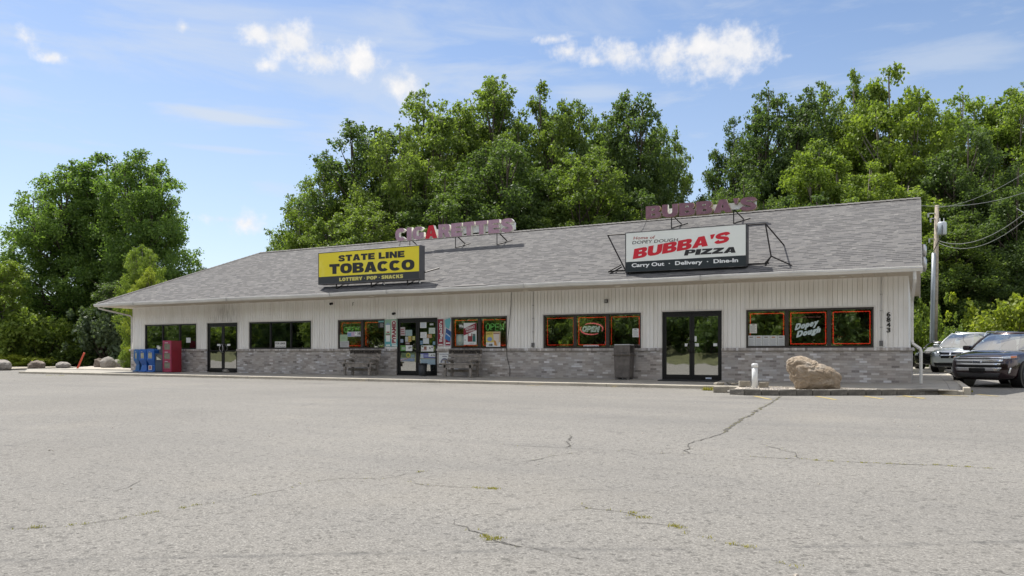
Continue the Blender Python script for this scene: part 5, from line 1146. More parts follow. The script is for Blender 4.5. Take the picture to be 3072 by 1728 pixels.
def rock_mat(name, a, b2, c3):
    m = bpy.data.materials.new(name); m.use_nodes = True; b = NB(m.node_tree); p = m.node_tree.nodes['Principled BSDF']; tc = b.n('ShaderNodeTexCoord').outputs['Object']
    n1 = b.noise(b.mapping(tc, (1, 1, 2.2), (.2, .5, 0)), 2.2, 8, .65, dist=.6); n2 = b.noise(tc, 22, 6, .7)
    c = b.ramp(n1, [(.3, a), (.5, b2), (.7, c3)]); c = b.mix(.55, c, b.ramp(n2, [(.3, .55), (.65, 1.2)]), 'MULTIPLY'); m.node_tree.links.new(c, p.inputs['Base Color']); p.inputs['Roughness'].default_value = .92
    bn = b.n('ShaderNodeBump'); bn.inputs['Strength'].default_value = 1; bn.inputs['Distance'].default_value = .06; m.node_tree.links.new(b.m('ADD', b.m('MULTIPLY', n1, 2), b.m('MULTIPLY', n2, .5)), bn.inputs['Height']); m.node_tree.links.new(bn.outputs[0], p.inputs['Normal']); return m
M_bould = rock_mat('boulder_tan', (.19, .14, .09), (.33, .265, .195), (.43, .385, .33)); M_rg = rock_mat('rock_grey', (.20, .18, .165), (.30, .275, .25), (.38, .36, .33)); M_rb = rock_mat('rock_brown', (.13, .10, .08), (.19, .155, .125), (.26, .22, .19))
def prof_from(pts, cx, cz):
    L = sorted([((atan2(z-cz, x-cx)) % (2*pi), math.hypot(x-cx, z-cz)) for x, z in pts]); return L
yB = -3.35; BP = onplane(Z6, yB)
sil = [BP(*p) for p in ((955, 750), (975, 725), (1025, 705), (1150, 700), (1240, 735), (1320, 775), (1400, 800), (1480, 838), (1545, 890), (1562, 950), (1558, 1020), (1550, 1058), (1300, 1075), (1050, 1062), (1015, 980), (985, 880))]
bx = sum(p[0] for p in sil)/len(sil); bz = sum(p[1] for p in sil)/len(sil)
rock('boulder', 'large tan sandstone boulder with a raised left end on the gravel island', 'boulder', bx, yB, bz, 1.0, .48, 1.0, 4, M_bould, prof_from([(x-0, z-0) for x, z in sil], bx, bz),   .07, sub=6, flat=9, rz=0)
for (px, py, w, h, dp, sd, m, lab) in ((8, 1108, 1.05, .62, .8, 1, M_rg, 'rounded grey rock cut by the left edge of the picture'), (110, 1105, 1.15, .52, .8, 9, M_rb, 'dark flat-topped angular rock second from the left'),
        (190, 1103, .98, .42, .7, 3, M_rg, 'low rounded grey rock left of the leaning orange post'), (301, 1102.2, .85, .66, .6, 5, M_rb, 'dark rock partly hidden behind the big round boulder'),
        (324, 1104, 1.0, .80, .8, 6, M_rg, 'big round boulder, nearest of the three by the shop corner'), (357, 1102.4, 1.0, .6, .7, 14, M_rg, 'angular pale rock at the right of the three by the shop corner')):
    p = onZ(px, py, -.12); rock('rock', lab, 'rock', p[0], p[1], -.12+h*.28, w*.55, dp*.5, h*.62, sd, m, amp=.2 if m is M_rb or sd == 14 else .1, group='rocks beyond the left end of the walk', flat=.5)
x0, y0, _ = onZ(670.5, 1115, -.04); rock('stone', 'flat grey stone lying at the left-hand double door', 'stone', onY(678, 1115, -.35)[0], -.35, .02, .17, .12, .10, 21, M_rg, amp=.3, flat=.3, sub=3)

# ------------------------------------------------------------------ gravel island with edging blocks
front = [onZ(*Z6(a, b))[:2] for a, b in ((150, 1102), (330, 1118), (490, 1126), (680, 1129), (880, 1131), (1240, 1131), (1640, 1129), (2000, 1129), (2330, 1124), (2570, 1121), (2760, 1118))]
fp = [tuple(p) for p in front]
struct(MB().slab([(8.55, -2.5)]+[(x, y+.12) for x, y in fp[1:]]+[(13.9, -2.5)], -.4, -.085).build('gravel_island', M_gravel))
# loose pebbles scattered over it
rs = np.random.RandomState(2); pm = MB()
for i in range(900):
    u = rs.rand(); x = 8.8+u*4.9; yl = np.interp(x, [p[0] for p in fp], [p[1] for p in fp])+.22; y = yl+(-2.6-yl)*rs.rand(); s = rs.uniform(.012, .035)
    if abs(x-bx) < .6 and abs(y-yB) < .4: continue
    pm.tube([(x, y, -.09), (x+s*.3, y, -.085+s*.8)], [s, s*.5], 5)
tag(pm.build('gravel', mat('pebble_white', (.46, .43, .39), .9, var=.4, vs=14)), 'pale loose pebbles covering the island around the boulder', 'gravel', None, 'stuff')
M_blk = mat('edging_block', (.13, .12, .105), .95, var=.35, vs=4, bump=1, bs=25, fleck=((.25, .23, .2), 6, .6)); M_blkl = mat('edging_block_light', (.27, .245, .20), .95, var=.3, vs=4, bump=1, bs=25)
def block(a, b, h, dp, m, label, grp, z0=-.2, jit=.012, kind='edging_block'):
    a = Vector(a); b = Vector(b); d = b-a; L = d.length; ang = atan2(d.y, d.x); mb = MB(); r = lambda: rnd.uniform(-jit, jit)
    vs = [(r(), r(), 0), (L+r(), r(), 0), (L+r(), dp+r(), 0), (r(), dp+r(), 0), (r(), r(), h+r()), (L+r(), r(), h+r()), (L+r(), dp+r(), h+r()), (r(), dp+r(), h+r())]
    mb.add(vs, [(0, 3, 2, 1), (4, 5, 6, 7), (0, 1, 5, 4), (1, 2, 6, 5), (2, 3, 7, 6), (3, 0, 4, 7)]); o = bevel(mb.build(kind, m), .018, 2); o.location = (a.x, a.y, z0); o.rotation_euler = (0, 0, ang); return tag(o, label, 'edging block', grp)
jx = [325, 490, 675, 872, 1068, 1245, 1445, 1636, 1832, 2005, 2178, 2330, 2485, 2640]
yy_ = lambda a: float(np.interp(a, [330, 490, 680, 880, 1240, 1640, 2000, 2330, 2570, 2760], [1118, 1126, 1129, 1131, 1131, 1129, 1129, 1124, 1121, 1118]))
ords = ['first', 'second', 'third', 'fourth', 'fifth', 'sixth', 'seventh', 'eighth', 'ninth', 'tenth', 'eleventh', 'twelfth', 'last']
for i in range(len(jx)-1):
    a = onZ(*Z6(jx[i]+3, yy_(jx[i])))[:2]; b = onZ(*Z6(jx[i+1]-3, yy_(jx[i+1])))[:2]
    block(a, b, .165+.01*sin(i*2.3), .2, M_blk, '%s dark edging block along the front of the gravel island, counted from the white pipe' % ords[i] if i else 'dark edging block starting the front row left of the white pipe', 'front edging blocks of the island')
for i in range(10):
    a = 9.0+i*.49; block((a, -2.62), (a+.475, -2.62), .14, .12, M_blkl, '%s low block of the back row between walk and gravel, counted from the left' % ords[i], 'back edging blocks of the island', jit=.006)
for (a, b, h, dp, z0, lab) in (((150, 1102), (300, 1104), .17, .26, -.19, 'loose weathered block at the left tip of the gravel island'), ((150, 1005), (290, 1035), .06, .22, -.02, 'flat slab lying on top of the leftmost loose block'),
                        ((300, 1070), (430, 1040), .10, .2, -.12, 'tilted small block between the loose blocks and the white pipe'), ((285, 1000), (440, 1015), .05, .2, -.05, 'thin slab lying behind the tilted block'),
                        ((450, 1035), (566, 1035), .16, .2, -.08, 'upright pale block just left of the white pipe'), ((650, 1040), (745, 1042), .14, .2, -.08, 'greyish block just right of the white pipe')):
    pa = onZ(*Z6(*a), z0)[:2]; pb = onZ(*Z6(*b), z0)[:2]
    pa = np.array(pa); pb = np.array(pb); ln_ = np.linalg.norm(pb-pa)
    if ln_ > .6: pb = pa+(pb-pa)*.42/ln_
    o = block(pa, pb, h, dp, M_blkl, lab, 'loose blocks at the island tip', z0, .02)
# white pipe bollard
p = onZ(*Z6(605, 1050), -.1); x_, y_ = p[0], p[1]; zt = onY(*Z6(605, 773), y_)[2]
t = thing('pipe_bollard', 'white plastic pipe bollard with a domed cap standing left of the boulder', 'bollard', (x_, y_, -.12)); hh = zt+.12
MB().tube([(0, 0, 0), (0, 0, hh-.1)], .078, 20).build('pipe', mat('pvc_white', (.66, .68, .69), .4, var=.06, vs=3, fleck=((.4, .38, .36), 5, .4)), t, True); MB().tube([(0, 0, hh-.105), (0, 0, hh-.035), (0, 0, hh-.01), (0, 0, hh)], [.09, .09, .08, .03], 20).build('cap', MATS['pvc_white'], t, True)
# leaning orange post
p = onZ(230, 1108, -.15); q_ = atD(253, 1058, (p-CAM) @ V); o = MB().tube([(p[0], p[1], -.2), tuple(q_)], .055, 8).build('leaning_post', mat('post_orange', (.52, .075, .035), .5, var=.15, vs=4)); bevel(o, .01); tag(o, 'orange red post leaning to the right beyond the walk', 'post')

# ------------------------------------------------------------------ utility pole and wires
D = 42.0; bs = atD(2801, H0, D); bx_, by_ = bs[0], bs[1]; zt = atD(2811, 616, D)[2]; lean = atD(2811, 616, D)[:2]-bs[:2]
t = thing('utility_pole', 'leaning wooden utility pole with a grey transformer can and a fat grey conduit', 'utility pole', (bx_, by_, -.2))
MB().tube([(0, 0, 0), (lean[0]*.5, lean[1]*.5, zt*.5), (lean[0], lean[1], zt+.2)], [.165, .14, .105], 14).build('pole', mat('pole_wood', (.36, .31, .25), .9, var=.3, vs=5, bump=.6, bs=12, fleck=((.3, .3, .3), 2, .5)), t, True)
cv = -R*.19-V*.12; zc = atD(2800, 760, D)[2]
def along(z): k = (z+.2)/(zt+.4); return lean[0]*k, lean[1]*k
MB().tube([(cv[0]+along(z)[0], cv[1]+along(z)[1], z+.2) for z in (-.2, 2, 4, zc)], [.115, .115, .11, .105], 12).build('conduit_cover', mat('conduit_galv', (.30, .33, .36), .4, .3, var=.1), t, True)
zt0 = atD(2800, 708, D)[2]; zt1 = atD(2800, 670, D)[2]; tv = R*.09-V*.40; ax, ay = along(zt0)
tr = MB().tube([(ax+tv[0], ay+tv[1], z+.2) for z in (zt0, zt0+.04, zt1-.06, zt1)], [.20, .225, .225, .19], 20).build('transformer', mat('transformer_grey', (.50, .54, .57), .4, .2, var=.08), t, True)
for s in (-.12, .1): MB().tube([(ax+tv[0]+R[0]*s, ay+tv[1]+R[1]*s, zt1+.2), (ax+tv[0]+R[0]*s, ay+tv[1]+R[1]*s, zt1+.42)], [.025, .018], 8).build('bushing', M_white, tr)
MB().tube([(ax+tv[0]+.0, ay+tv[1]-.28, zt1), (ax+tv[0], ay+tv[1]-.3, zt0+.2), (cv[0]+ax, cv[1]+ay, zt0-.6), (cv[0]+ax, cv[1]+ay, zc+.2)], .022, 6).build('drop_cable', M_dkgrey, t)
for (px, py, l) in ((2785, 640, .35), (2792, 655, .2), (2788, 716, .5)):
    a = atD(px, py, D)-np.array([bx_, by_, -.2]); k = along(a[2]-.2); MB().tube([(k[0], k[1], a[2]), tuple(a)], .025, 6).build('bracket', M_alu, t); MB().tube([tuple(a), (a[0], a[1], a[2]-.22)], [.05, .04], 8).build('insulator', mat('insulator_grey', (.4, .42, .42), .3), t)
def wire(a, b, sag, r, label, grp='overhead wires'):
    a = Vector(a); b = Vector(b); pts = [a.lerp(b, k/16)-Vector((0, 0, sag*4*(k/16)*(1-k/16))) for k in range(17)]
    tag(MB().tube(pts, r, 5).build('overhead_wire', mat('wire_grey', (.22, .23, .22), .5, var=.05)), label, 'wire', grp)
wire(atD(2812, 622, D), atD(3200, 430, 27), .5, .010, 'overhead wire from the very top of the pole up to the right')
wire((12.9, 4.1, 5.75), atD(3200, 520, 30), .45, .010, 'overhead wire from the roof peak passing above the pole')
wire(atD(2815, 722, D), atD(3200, 520, 27), 1.0, .016, 'thick twisted cable sagging from under the transformer to the right')
wire(atD(2815, 728, D), atD(3200, 535, 27), 1.15, .013, 'lower cable sagging just under the thick twisted one')
wire(atD(3050, 625, 34), atD(3200, 690, 30), .1, .012, 'short cable end dropping at the right edge of the picture')

# ------------------------------------------------------------------ parked cars
from mathutils.bvhtree import BVHTree
M_tyre = mat('tyre_rubber', (.012, .012, .013), .8, var=.1); M_rim = mat('wheel_alloy', (.55, .56, .57), .25, .9, var=.05)
M_amber = mat('amber_lens', (.6, .14, .01), .15, var=0, coat=1); M_clear = mat('headlamp_lens', (.42, .46, .5), .1, .5, var=.2, vs=12, coat=1)
def car(label, pos, head, paint, L=4.68, Wd=1.93, Ht=1.70, wb=2.82, fo=.93, hood=1.06, style='suv', zbase=-.18, group='cars parked beside the shop'):
    t = thing('parked_car', label, 'car', (0, 0, 0), 0, group); hw = Wd/2; ro = L-wb-fo
    st = [(fo, .50, .36, .66, .68), (fo-.05, .72, .28, .80, .83), (fo-.14, .84, .24, .90, .945), (fo-.30, .925, .22, hood-.10, hood-.045), (fo-.55, .97, .21, hood-.05, hood+.005), (.05, 1.0, .21, hood-.01, hood+.05), (-.42, 1.0, .21, hood+.03, hood+.09), (-1.3, 1.0, .21, hood+.05, hood+.09), (-2.4, 1.0, .22, hood+.06, hood+.09), (-wb, .995, .24, hood+.07, hood+.1), (-wb-ro*.6, .96, .3, hood+.06, hood+.08), (-wb-ro*.92, .86, .36, hood+.0, hood+.03), (-wb-ro, .72, .42, hood-.12, hood-.1)]
    mb = MB(); rings = []
    for (x, wf, zb, zt, zc) in st:
        w = hw*wf; h = zt-zb
        half = [(0, zb), (w*.80, zb), (w*.96, zb+.07), (w, zb+h*.33), (w*.995, zb+h*.62), (w*.965, zt-.08), (w*.90, zt-.015), (w*.62, zc-.012), (w*.3, zc), (0, zc+.004)]
        ring = [(x, y, z) for y, z in half]+[(x, -y, z) for y, z in half[-2:0:-1]]; rings.append(ring)
    n = len(rings[0])
    for r in rings: mb.v += r
    for i in range(len(rings)-1):
        for j in range(n): mb.f.append((i*n+j, i*n+(j+1) % n, (i+1)*n+(j+1) % n, (i+1)*n+j)); mb.mi.append(0)
    mb.f.append(tuple(range(n-1, -1, -1))); mb.f.append(tuple((len(rings)-1)*n+j for j in range(n))); mb.mi += [0, 0]
    body = mb.build('body', paint, t, True); sm = body.modifiers.new('s', 'SUBSURF'); sm.levels = 2; sm.render_levels = 2
    dg = bpy.context.evaluated_depsgraph_get(); me = bpy.data.meshes.new_from_object(body.evaluated_get(dg)); body.modifiers.clear(); body.data = me
    bvh = BVHTree.FromPolygons([v.co[:] for v in me.vertices], [tuple(p.vertices) for p in me.polygons])
    def decal(name, quad, m, par=None, dirv=(-1, 0, 0), off=.008, nu=14, nv=4, base=None):
        """quad: 4 (a,b) points in the plane across dirv; projected on to the body"""
        d = Vector(dirv).normalized(); s = d.cross(Vector((0, 0, 1))).normalized(); q = MB()
        for i in range(nu+1):
            for j in range(nv+1):
                u, v = i/nu, j/nv; A = Vector(quad[0]).lerp(Vector(quad[1]), u); Bq = Vector(quad[3]).lerp(Vector(quad[2]), u); P = A.lerp(Bq, v)
                o_ = s*(P.x)+Vector((0, 0, P.y))-d*4+(base or Vector((0, 0, 0)))
                h = bvh.ray_cast(o_, d); q.v.append(tuple((h[0]-d*off) if h[0] else (o_+d*(4-fo+.1))))
        for i in range(nu):
            for j in range(nv): k = i*(nv+1)+j; q.f.append((k, k+nv+1, k+nv+2, k+1)); q.mi.append(0)
        o = q.build(name, m, par or t, True); sd = o.modifiers.new('s', 'SOLIDIFY'); sd.thickness = .012; sd.offset = 0; return o
    hd = hood
    if style == 'suv':
        gz = [(.56, .93)]; gr = decal('grille', [(-.60, .58), (.60, .58), (.68, .90), (-.68, .90)], M_black, off=.004, nv=6)
        for z0, z1, w0 in ((.875, .91, .69), (.775, .84, .66), (.675, .735, .62)): decal('grille_bar', [(-w0, z0), (w0, z0), (w0+.02, z1), (-w0-.02, z1)], M_chrome, gr, off=.022)
        decal('lower_trim', [(-.60, .50), (.60, .50), (.66, .60), (-.66, .60)], M_chrome, off=.02)
        decal('plate_holder', [(-.22, .46), (.22, .46), (.22, .59), (-.22, .59)], M_black, off=.05, nu=4)
        em_ = decal('emblem', [(-.13, .735), (.13, .735), (.13, .80), (-.13, .80)], M_chrome, off=.05, nu=8); decal('emblem_oval', [(-.11, .745), (.11, .745), (.11, .79), (-.11, .79)], mat('emblem_blue', (.02, .03, .06), .2, var=0), em_, off=.066, nu=6)
        decal('lower_intake', [(-.55, .30), (.55, .30), (.62, .44), (-.62, .44)], M_dkgrey, off=.006)
        for s in (-1, 1):
            dv = (-1, -s*.75, 0)   # projected from the front corner
            hl = decal('headlight', [(-.13, .86), (.27, .885), (.30, .97), (-.13, .93)] if s > 0 else [(.13, .86), (-.27, .885), (-.30, .97), (.13, .93)], M_clear, dirv=dv, off=.012, base=Vector((fo-.22, s*.72, 0))+Vector((0, 0, 0)))
            decal('turn_lens', [(.10, .885), (.27, .90), (.285, .955), (.10, .945)] if s > 0 else [(-.10, .885), (-.27, .90), (-.285, .955), (-.10, .945)], M_amber, hl, dirv=dv, off=.024, base=Vector((fo-.22, s*.72, 0)))
            decal('fog_trim', [(.0, .42), (.05, .42), (.10, .60), (.06, .60)] if s > 0 else [(.0, .42), (-.05, .42), (-.10, .60), (-.06, .60)], M_chrome, dirv=dv, off=.014, base=Vector((fo-.22, s*.72, 0)), nu=3)
    else:
        gr = decal('grille', [(-.36, .62), (.36, .62), (.42, .86), (-.42, .86)], M_black, off=.006, nv=6)
        if style == 'van':
            decal('grille_bar', [(-.42, .72), (.42, .72), (.42, .76), (-.42, .76)], M_chrome, gr, off=.024); decal('grille_bar', [(-.03, .62), (.03, .62), (.03, .86), (-.03, .86)], M_chrome, gr, off=.026)
            decal('grille_surround', [(-.45, .86), (.45, .86), (.46, .89), (-.46, .89)], M_chrome, off=.02)
        decal('lower_intake', [(-.62, .30), (.62, .30), (.66, .43), (-.66, .43)], M_black, off=.008); decal('bumper_trim', [(-.62, .25), (.62, .25), (.64, .29), (-.64, .29)], M_chrome, off=.012)
        for s in (-1, 1): decal('headlight', [(-.22, .70), (.18, .72), (.20, .88), (-.20, .86)] if s > 0 else [(.22, .70), (-.18, .72), (-.20, .88), (.20, .86)], M_clear, dirv=(-1, -s*.75, 0), off=.012, base=Vector((fo-.22, s*.72, 0)))
    # greenhouse
    zc = hood+.06; zr = Ht-.04; wB = hw*.88; wT = hw*.68; xa, xb = -.38, -1.28; xr = -wb-ro*.55; xq = -wb-ro*.9
    if style == 'van': xa, xb = -.15, -1.15
    A = lambda s: (xa, s*wB, zc); Bt = lambda s: (xb, s*wT, zr); Ct = lambda s: (xr, s*wT, zr-.02); Dq = lambda s: (xq, s*wB, zc+.03); m1 = lambda s: (xb-.05, s*wB, zc); 
    ws = MB(); nn = 8
    for i in range(nn+1):
        u = -1+2*i/nn; bow = .16*(1-u*u)
        for j in range(5):
            v = j/4; y = u*(wB+(wT-wB)*v); x = xa+(xb-xa)*v+bow*(1-.3*v); z = zc+(zr-zc)*v+.05*sin(pi*v); ws.v.append((x, y, z))
    for i in range(nn):
        for j in range(4): k = i*5+j; ws.f.append((k, k+5, k+6, k+1)); ws.mi.append(0)
    ws.build('windscreen', M_cglass, t, True)
    for s in (-1, 1):
        sg = MB(); sg.add([(xa-.12, s*(wB-.005), zc), (xb-.02, s*(wT+.0), zr-.05), (xr, s*wT, zr-.07), (xq+.1, s*(wB-.005), zc+.03)], [(0, 1, 2, 3)]); sg.build('side_window', M_cglass, t)
        MB().tube([A(s), (xa+(xb-xa)*.5+.01, s*((wB+wT)/2), (zc+zr)/2+.055), Bt(s)], .035, 6).build('windscreen_pillar', paint, t, True)
        for xx in (-1.55, -2.55): MB().tube([(xx, s*(wB-.01), zc), (xx-.05, s*(wT+.0), zr-.05)], .035, 6).build('door_pillar', M_black, t)
        MB().tube([Dq(s), Ct(s)], .05, 6).build('rear_pillar', paint, t); MB().tube([(xb-.2, s*(wT-.04), zr+.03), (xb-.3, s*(wT-.04), zr+.075), (xr+.2, s*(wT-.04), zr+.07), (xr, s*(wT-.04), zr+.02)], .018, 6).build('roof_rail', M_alu, t)
        mr = MB(); mr.box(xa-.30, xa-.10, s*hw*.95 if s > 0 else -hw*.95-.22, s*hw*.95+.22 if s > 0 else -hw*.95, zc-.0, zc+.15); bevel(mr.build('mirror', paint, t), .04, 3)
    rfm = MB(); xs_ = [xb+.04, xb-.2, (xb+xr)/2, xr+.1, xr-.05]
    for i, x in enumerate(xs_):
        for j in range(9): u = -1+j/4; rfm.v.append((x+(.13*(1-u*u) if i == 0 else 0), u*wT, zr+(.045 if 0 < i < 4 else .0)*(1-u**4)-.0))
    for i in range(4):
        for j in range(8): k = i*9+j; rfm.f.append((k, k+1, k+10, k+9)); rfm.mi.append(0)
    r_ = rfm.build('roof', paint, t, True); r_.modifiers.new('s', 'SOLIDIFY').thickness = .04
    ins = MB(); ins.box(-2.6, -.9, -hw*.7, hw*.7, .5, zc+.02); ins.build('cabin_floor', M_dkgrey, t)
    for s in (-1, 1): bevel(MB().box(-1.95, -1.8, s*.38-.22, s*.38+.22, .9, zc+.35).build('seat', M_dkgrey, t), .05, 3)
    MB().tube([(-1.02+.05, .38+.17*cos(a), zc+.02+.17*sin(a)) for a in np.linspace(0, 2*pi, 17)], .014, 6).build('steering_wheel', M_black, t)
    rad = .37
    for xx in (0, -wb):
        for s in (-1, 1):
            ar = MB(); ar.tube([(xx, s*(hw-.30), rad+.02), (xx, s*(hw+.004), rad+.02)], rad+.065, 28); ar.build('wheel_arch', M_black, t)
            yo = s*(hw+.012); yi = s*(hw-.22); w = MB(); w.tube([(xx, yi, rad), (xx, yi+s*.03, rad), (xx, yo-s*.03, rad), (xx, yo, rad)], [rad-.03, rad, rad, rad-.035], 28); wo = w.build('wheel', M_tyre, t, True)
            w = MB(); w.tube([(xx+.25*cos(a), yo+s*.006, rad+.25*sin(a)) for a in np.linspace(0, 2*pi, 29)], .018, 6)
            for k in range(5):
                for dl in (-.1, .1): a = 2*pi*k/5+.3+dl; w.tube([(xx+.05*cos(a), yo+s*.006, rad+.05*sin(a)), (xx+.25*cos(a), yo+s*.006, rad+.25*sin(a))], .016, 5)
            w.tube([(xx, yo-s*.01, rad), (xx, yo+s*.016, rad)], .055, 12); w.build('wheel_rim', M_rim, wo)
    ang = atan2(head[1], head[0]); t.rotation_euler = (0, 0, ang); off = Matrix.Rotation(ang, 3, 'Z') @ Vector((0, hw, 0)); t.location = (pos[0]-off.x, pos[1]-off.y, zbase)
    return t
def heading(phi): h = -sin(radians(phi))*R-cos(radians(phi))*V; return h[0], h[1]
M_maroon = mat('car_maroon', (.022, .006, .011), .22, .5, var=.03, coat=1); M_silver = mat('car_silver', (.55, .58, .60), .3, .35, var=.03, coat=1); M_carblk = mat('car_black', (.012, .012, .015), .25, .3, var=.03, coat=1)
p = onZ(3082, 1163.5); car('dark maroon SUV with a wide chrome grille parked at the right edge', p, heading(57), M_maroon)
p = atD(2952, H0, 32.0); car('silver minivan with a cross shaped grille parked behind the maroon SUV', p, heading(50), M_silver, L=5.1, Wd=1.95, Ht=1.74, hood=1.02, style='van', zbase=0.0)
p = atD(2866, H0, 39.0); car('black car mostly hidden behind the silver minivan', p, heading(46), M_carblk, L=4.6, Wd=1.82, Ht=1.45, hood=.86, style='car', zbase=0.0)
struct(MB().add([(14.2, 6, -.182), (40, 6, -.182), (40, 18, .0), (14.2, 18, .0), (40, 32, .0), (14.2, 32, .0)], [(0, 1, 2, 3), (3, 2, 4, 5)]).build('side_lot_ramp', M_asph))
o = MB().tube([tuple(atD(2889, 1060, 33)), tuple(atD(2890, 980, 33))], .006, 5).build('aerial', M_black); tag(o, 'thin upright aerial rising beside the silver minivan', 'aerial')

# ------------------------------------------------------------------ cracks, paint and weeds on the lot
CR = lambda x, y: onZ(1500+x*.6102, 1130+y*.6102)[:2]
CL = lambda x, y: onZ(x*.6102, 1130+y*.6102)[:2]
M_crack = mat('crack_dark', (.075, .07, .062), .95, var=.4, vs=20); M_weed = leaf_mat('weed_leaf', (.16, .17, .03), (.38, .34, .07), .3)
ck = MB(); wd = []
def crack(pts, w=.012, weed=0., seed=0, col=0):
    r = random.Random(seed); P = []
    for a, b in zip(pts[:-1], pts[1:]):
        a = np.array(a); b = np.array(b); n = max(2, int(np.linalg.norm(b-a)/.12)); 
        for k in range(n): P.append(a+(b-a)*k/n+np.array([r.gauss(0, .018), r.gauss(0, .018)]))
    P.append(np.array(pts[-1])); L = len(P); ends = []
    for i, p in enumerate(P):
        d = P[min(i+1, L-1)]-P[max(i-1, 0)]; d = d/np.linalg.norm(d); nn = np.array([-d[1], d[0]]); ww = w*.62*r.uniform(.2, 1.4)*(1 if 0 < i < L-1 else .1); ends.append((p-nn*ww, p+nn*ww))
        if weed and r.random() < .85:
            for _ in range(int(weed*r.uniform(0, 2.4))): wd.append((p[0]+r.gauss(0, .015), p[1]+r.gauss(0, .015), r.uniform(.005, .015)))
    k = len(ck.v)
    for a, b in ends: ck.v += [(a[0], a[1], -.176), (b[0], b[1], -.176)]
    for i in range(L-1): ck.f.append((k+2*i, k+2*i+2, k+2*i+3, k+2*i+1)); ck.mi.append(0)
crack([CR(*p) for p in ((1380, 98), (1330, 130), (1270, 165), (1240, 185), (1180, 215), (1120, 255), (1100, 275))], .042, 3, 1)
crack([CR(*p) for p in ((1100, 275), (1040, 300), (960, 318), (935, 330), (930, 380))], .012, 0, 2)
crack([CR(*p) for p in ((0, 335), (350, 352), (580, 365), (930, 381), (1100, 388))], .007, .5, 3)
crack([CR(*p) for p in ((1210, 392), (1300, 398), (1480, 405), (1560, 408))], .01, 3, 4)
crack([CR(*p) for p in ((1480, 405), (1700, 418), (2000, 432), (2300, 443), (2500, 458))], .012, 9, 5)
crack([CR(*p) for p in ((1310, 340), (1390, 362), (1450, 375), (1480, 405))], .01, 1, 6)
crack([CR(*p) for p in ((580, 363), (660, 355), (760, 352), (880, 350))], .006, 0, 7); crack([CR(*p) for p in ((60, 425), (160, 412), (300, 385), (410, 366))], .009, 1, 8)
crack([CR(*p) for p in ((330, 350), (335, 320), (360, 285))], .02, 0, 9)
crack([CR(*p) for p in ((330, 557), (450, 555), (530, 558))], .004, 0, 10); crack([CR(*p) for p in ((720, 568), (800, 578), (900, 565))], .004, 0, 11); crack([CR(*p) for p in ((1020, 588), (1200, 588))], .004, 0, 12)
crack([CR(*p) for p in ((380, 632), (520, 658), (640, 672), (700, 692))], .006, 2, 13); crack([CR(*p) for p in ((640, 672), (705, 694))], .006, 14, 14)
crack([CR(*p) for p in ((550, 718), (700, 720), (830, 722), (880, 742))], .005, 1, 15); crack([CR(*p) for p in ((855, 735), (885, 744))], .006, 16, 16)
crack([CR(*p) for p in ((945, 772), (1060, 806))], .005, 4, 17); crack([CR(*p) for p in ((1120, 826), (1220, 838))], .006, 10, 18); crack([CR(*p) for p in ((1345, 905), (1440, 930))], .005, 7, 19)
crack([CR(*p) for p in ((-100, 800), (0, 818), (130, 838), (250, 872), (320, 885), (440, 898))], .006, 0, 20)
crack([CL(*p) for p in ((2215, 708), (2280, 745), (2340, 762), (2400, 790), (2480, 825), (2576, 838))], .006, 1, 21); crack([CL(*p) for p in ((2385, 785), (2405, 800))], .006, 20, 22)
crack([CL(*p) for p in ((0, 755), (100, 748), (340, 738))], .005, 1, 23); crack([CL(*p) for p in ((100, 748), (175, 746))], .005, 7, 24)
crack([CL(*p) for p in ((350, 738), (480, 712), (680, 682), (830, 662))], .005, 5, 25); crack([CL(*p) for p in ((910, 645), (1020, 622), (1200, 598), (1360, 562), (1480, 527))], .005, 5, 26)
crack([CL(*p) for p in ((1480, 525), (1640, 502), (1880, 500), (2000, 478), (2110, 463))], .005, 1, 27); crack([CL(*p) for p in ((2050, 470), (2110, 463))], .005, 7, 28)
crack([CL(*p) for p in ((2020, 520), (2100, 535), (2250, 545), (2440, 552))], .005, 2, 29); crack([CL(*p) for p in ((2360, 548), (2435, 552))], .006, 18, 30)
crack([CL(*p) for p in ((670, 72), (900, 82), (1400, 95), (1750, 105))], .006, 0, 31); crack([CL(*p) for p in ((1470, 148), (1580, 125), (1850, 95))], .008, 0, 32)
crack([CL(*p) for p in ((1370, 182), (1700, 195), (2220, 215))], .006, 0, 33); crack([CL(*p) for p in ((400, 178), (560, 182), (900, 178), (1300, 168))], .006, 0, 34); crack([CL(*p) for p in ((2000, 308), (2330, 328))], .005, 0, 35)
crack([CL(*p) for p in ((2230, 338), (2340, 345))], .005, 0, 36); crack([CL(*p) for p in ((800, 448), (1020, 436))], .005, 0, 37); crack([CL(*p) for p in ((510, 572), (640, 545), (700, 505))], .004, 0, 38)
crack([CL(*p) for p in ((1500, 262), (1560, 282), (1700, 296))], .005, 0, 39); crack([CL(*p) for p in ((0, 332), (300, 318), (700, 300))], .005, 0, 40)
crack([CR(*p) for p in ((380, 215), (450, 207), (560, 200), (900, 192))], .009, 0, 41); crack([CR(*p) for p in ((2380, 345), (2480, 335), (2576, 350))], .008, 0, 42); crack([CR(*p) for p in ((2490, 200), (2576, 208))], .012, 0, 43)
o = ck.build('asphalt_crack', M_crack); tag(o, 'thin dark cracks wandering over the asphalt lot', 'cracks', None, 'stuff')
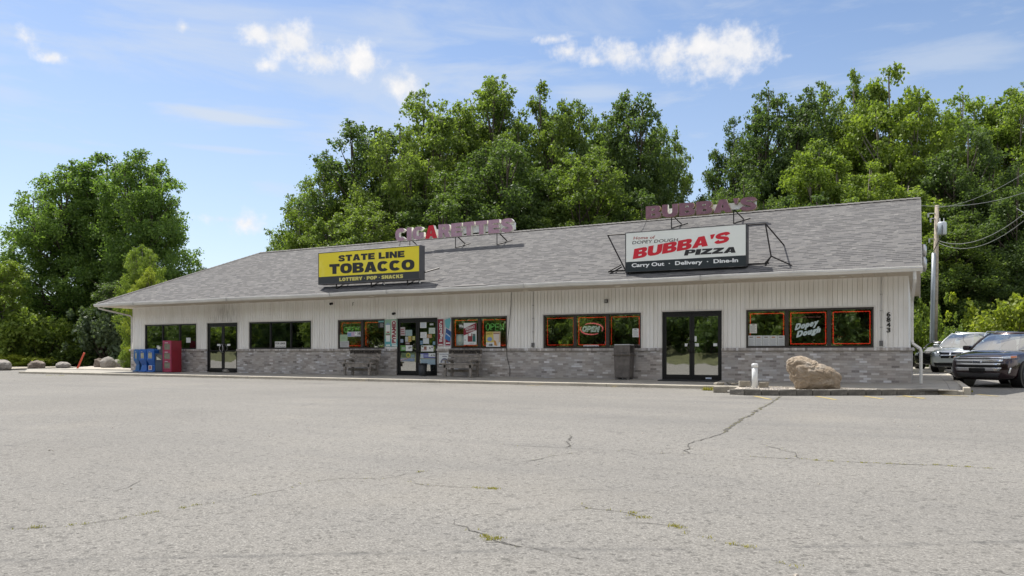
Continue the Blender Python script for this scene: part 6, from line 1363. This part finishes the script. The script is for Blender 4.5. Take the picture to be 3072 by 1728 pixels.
# weeds at kerb foot and island tip
r = random.Random(5)
for (px, py, n, s) in ((180, 1127, 30, .03), (345, 1126, 40, .04), (420, 1127, 40, .04), (915, 1138.5, 90, .07), (700, 1133, 20, .03), (310, 1108, 60, .08), (2137, 1172, 70, .10), (2710, 1180, 30, .05), (150, 1126.5, 30, .03), (1120, 1143, 20, .03), (2890, 1176, 40, .06)):
    p = onZ(px, py)
    for _ in range(n): wd.append((p[0]+r.gauss(0, .16), p[1]+r.gauss(0, .04), s*r.uniform(.5, 1.3)))
wm = MB()
for (x, y, h) in wd:
    for _ in range(2):
        a = r.uniform(0, 6.28); b = r.uniform(.3, .9)*h; w = max(.003, h*.16); x2 = x+r.gauss(0, .012); y2 = y+r.gauss(0, .012)
        wm.v += [(x2-w*sin(a), y2+w*cos(a), -.178), (x2+w*sin(a), y2-w*cos(a), -.178), (x2+b*cos(a), y2+b*sin(a), -.178+h)]; k = len(wm.v); wm.f.append((k-3, k-2, k-1)); wm.mi.append(0)
tag(wm.build('crack_weeds', M_weed), 'yellow green grass and weeds growing out of cracks and kerb joints', 'weeds', None, 'stuff')
# faded yellow parking paint
M_yl = mat('faded_yellow_paint', (.36, .28, .10), .9, var=.25, vs=12, fleck=((.2, .19, .17), 9, .85)); st = MB()
def stripe(a, b, w=.05):
    a = np.array(a[:2]); b = np.array(b[:2]); d = (b-a)/np.linalg.norm(b-a); n = np.array([-d[1], d[0]])*w; st.add([(*(a-n), -.175), (*(b-n), -.175), (*(b+n), -.175), (*(a+n), -.175)], [(0, 1, 2, 3)])
for a, b in (((600, 1135), (780, 1172)), ((1285, 1137), (1500, 1176)), ((1810, 1135), (2020, 1168)), ((2250, 1130), (2480, 1166))): stripe(onZ(*Z6(*a)), onZ(*Z6(*b)))
for a, b in (((2350, 88), (2450, 97)), ((1950, 98), (2090, 104)), ((2170, 90), (2300, 97))): stripe(CR(*a), CR(*b))
for px, py in ((1120, 1143), (1623, 1156), (1872, 1160)): p = onZ(px, py); stripe(p, p+np.array([-.25, -.5, 0]), .045)
struct(st.build('parking_stripes', M_yl))

rs = np.random.RandomState(8); gm = MB()
for i in range(1500):
    x = rs.uniform(-26, 8.4); y = -2.5-abs(rs.normal())*.22; z = .004+rs.rand()*.012
    gm.tube([(x, y, -.18), (x+.003, y, -.18+z)], [z*1.3, z*.6], 4)
for i in range(260):
    x = rs.uniform(-20, 22); y = rs.uniform(-23, -4); z = .004+rs.rand()*.008; gm.tube([(x, y, -.18), (x+.003, y, -.18+z)], [z*1.3, z*.6], 4)
tag(gm.build('grit', mat('grit_stone', (.34, .31, .27), .9, var=.5, vs=20)), 'loose grit and small stones along the foot of the kerb', 'grit', None, 'stuff')
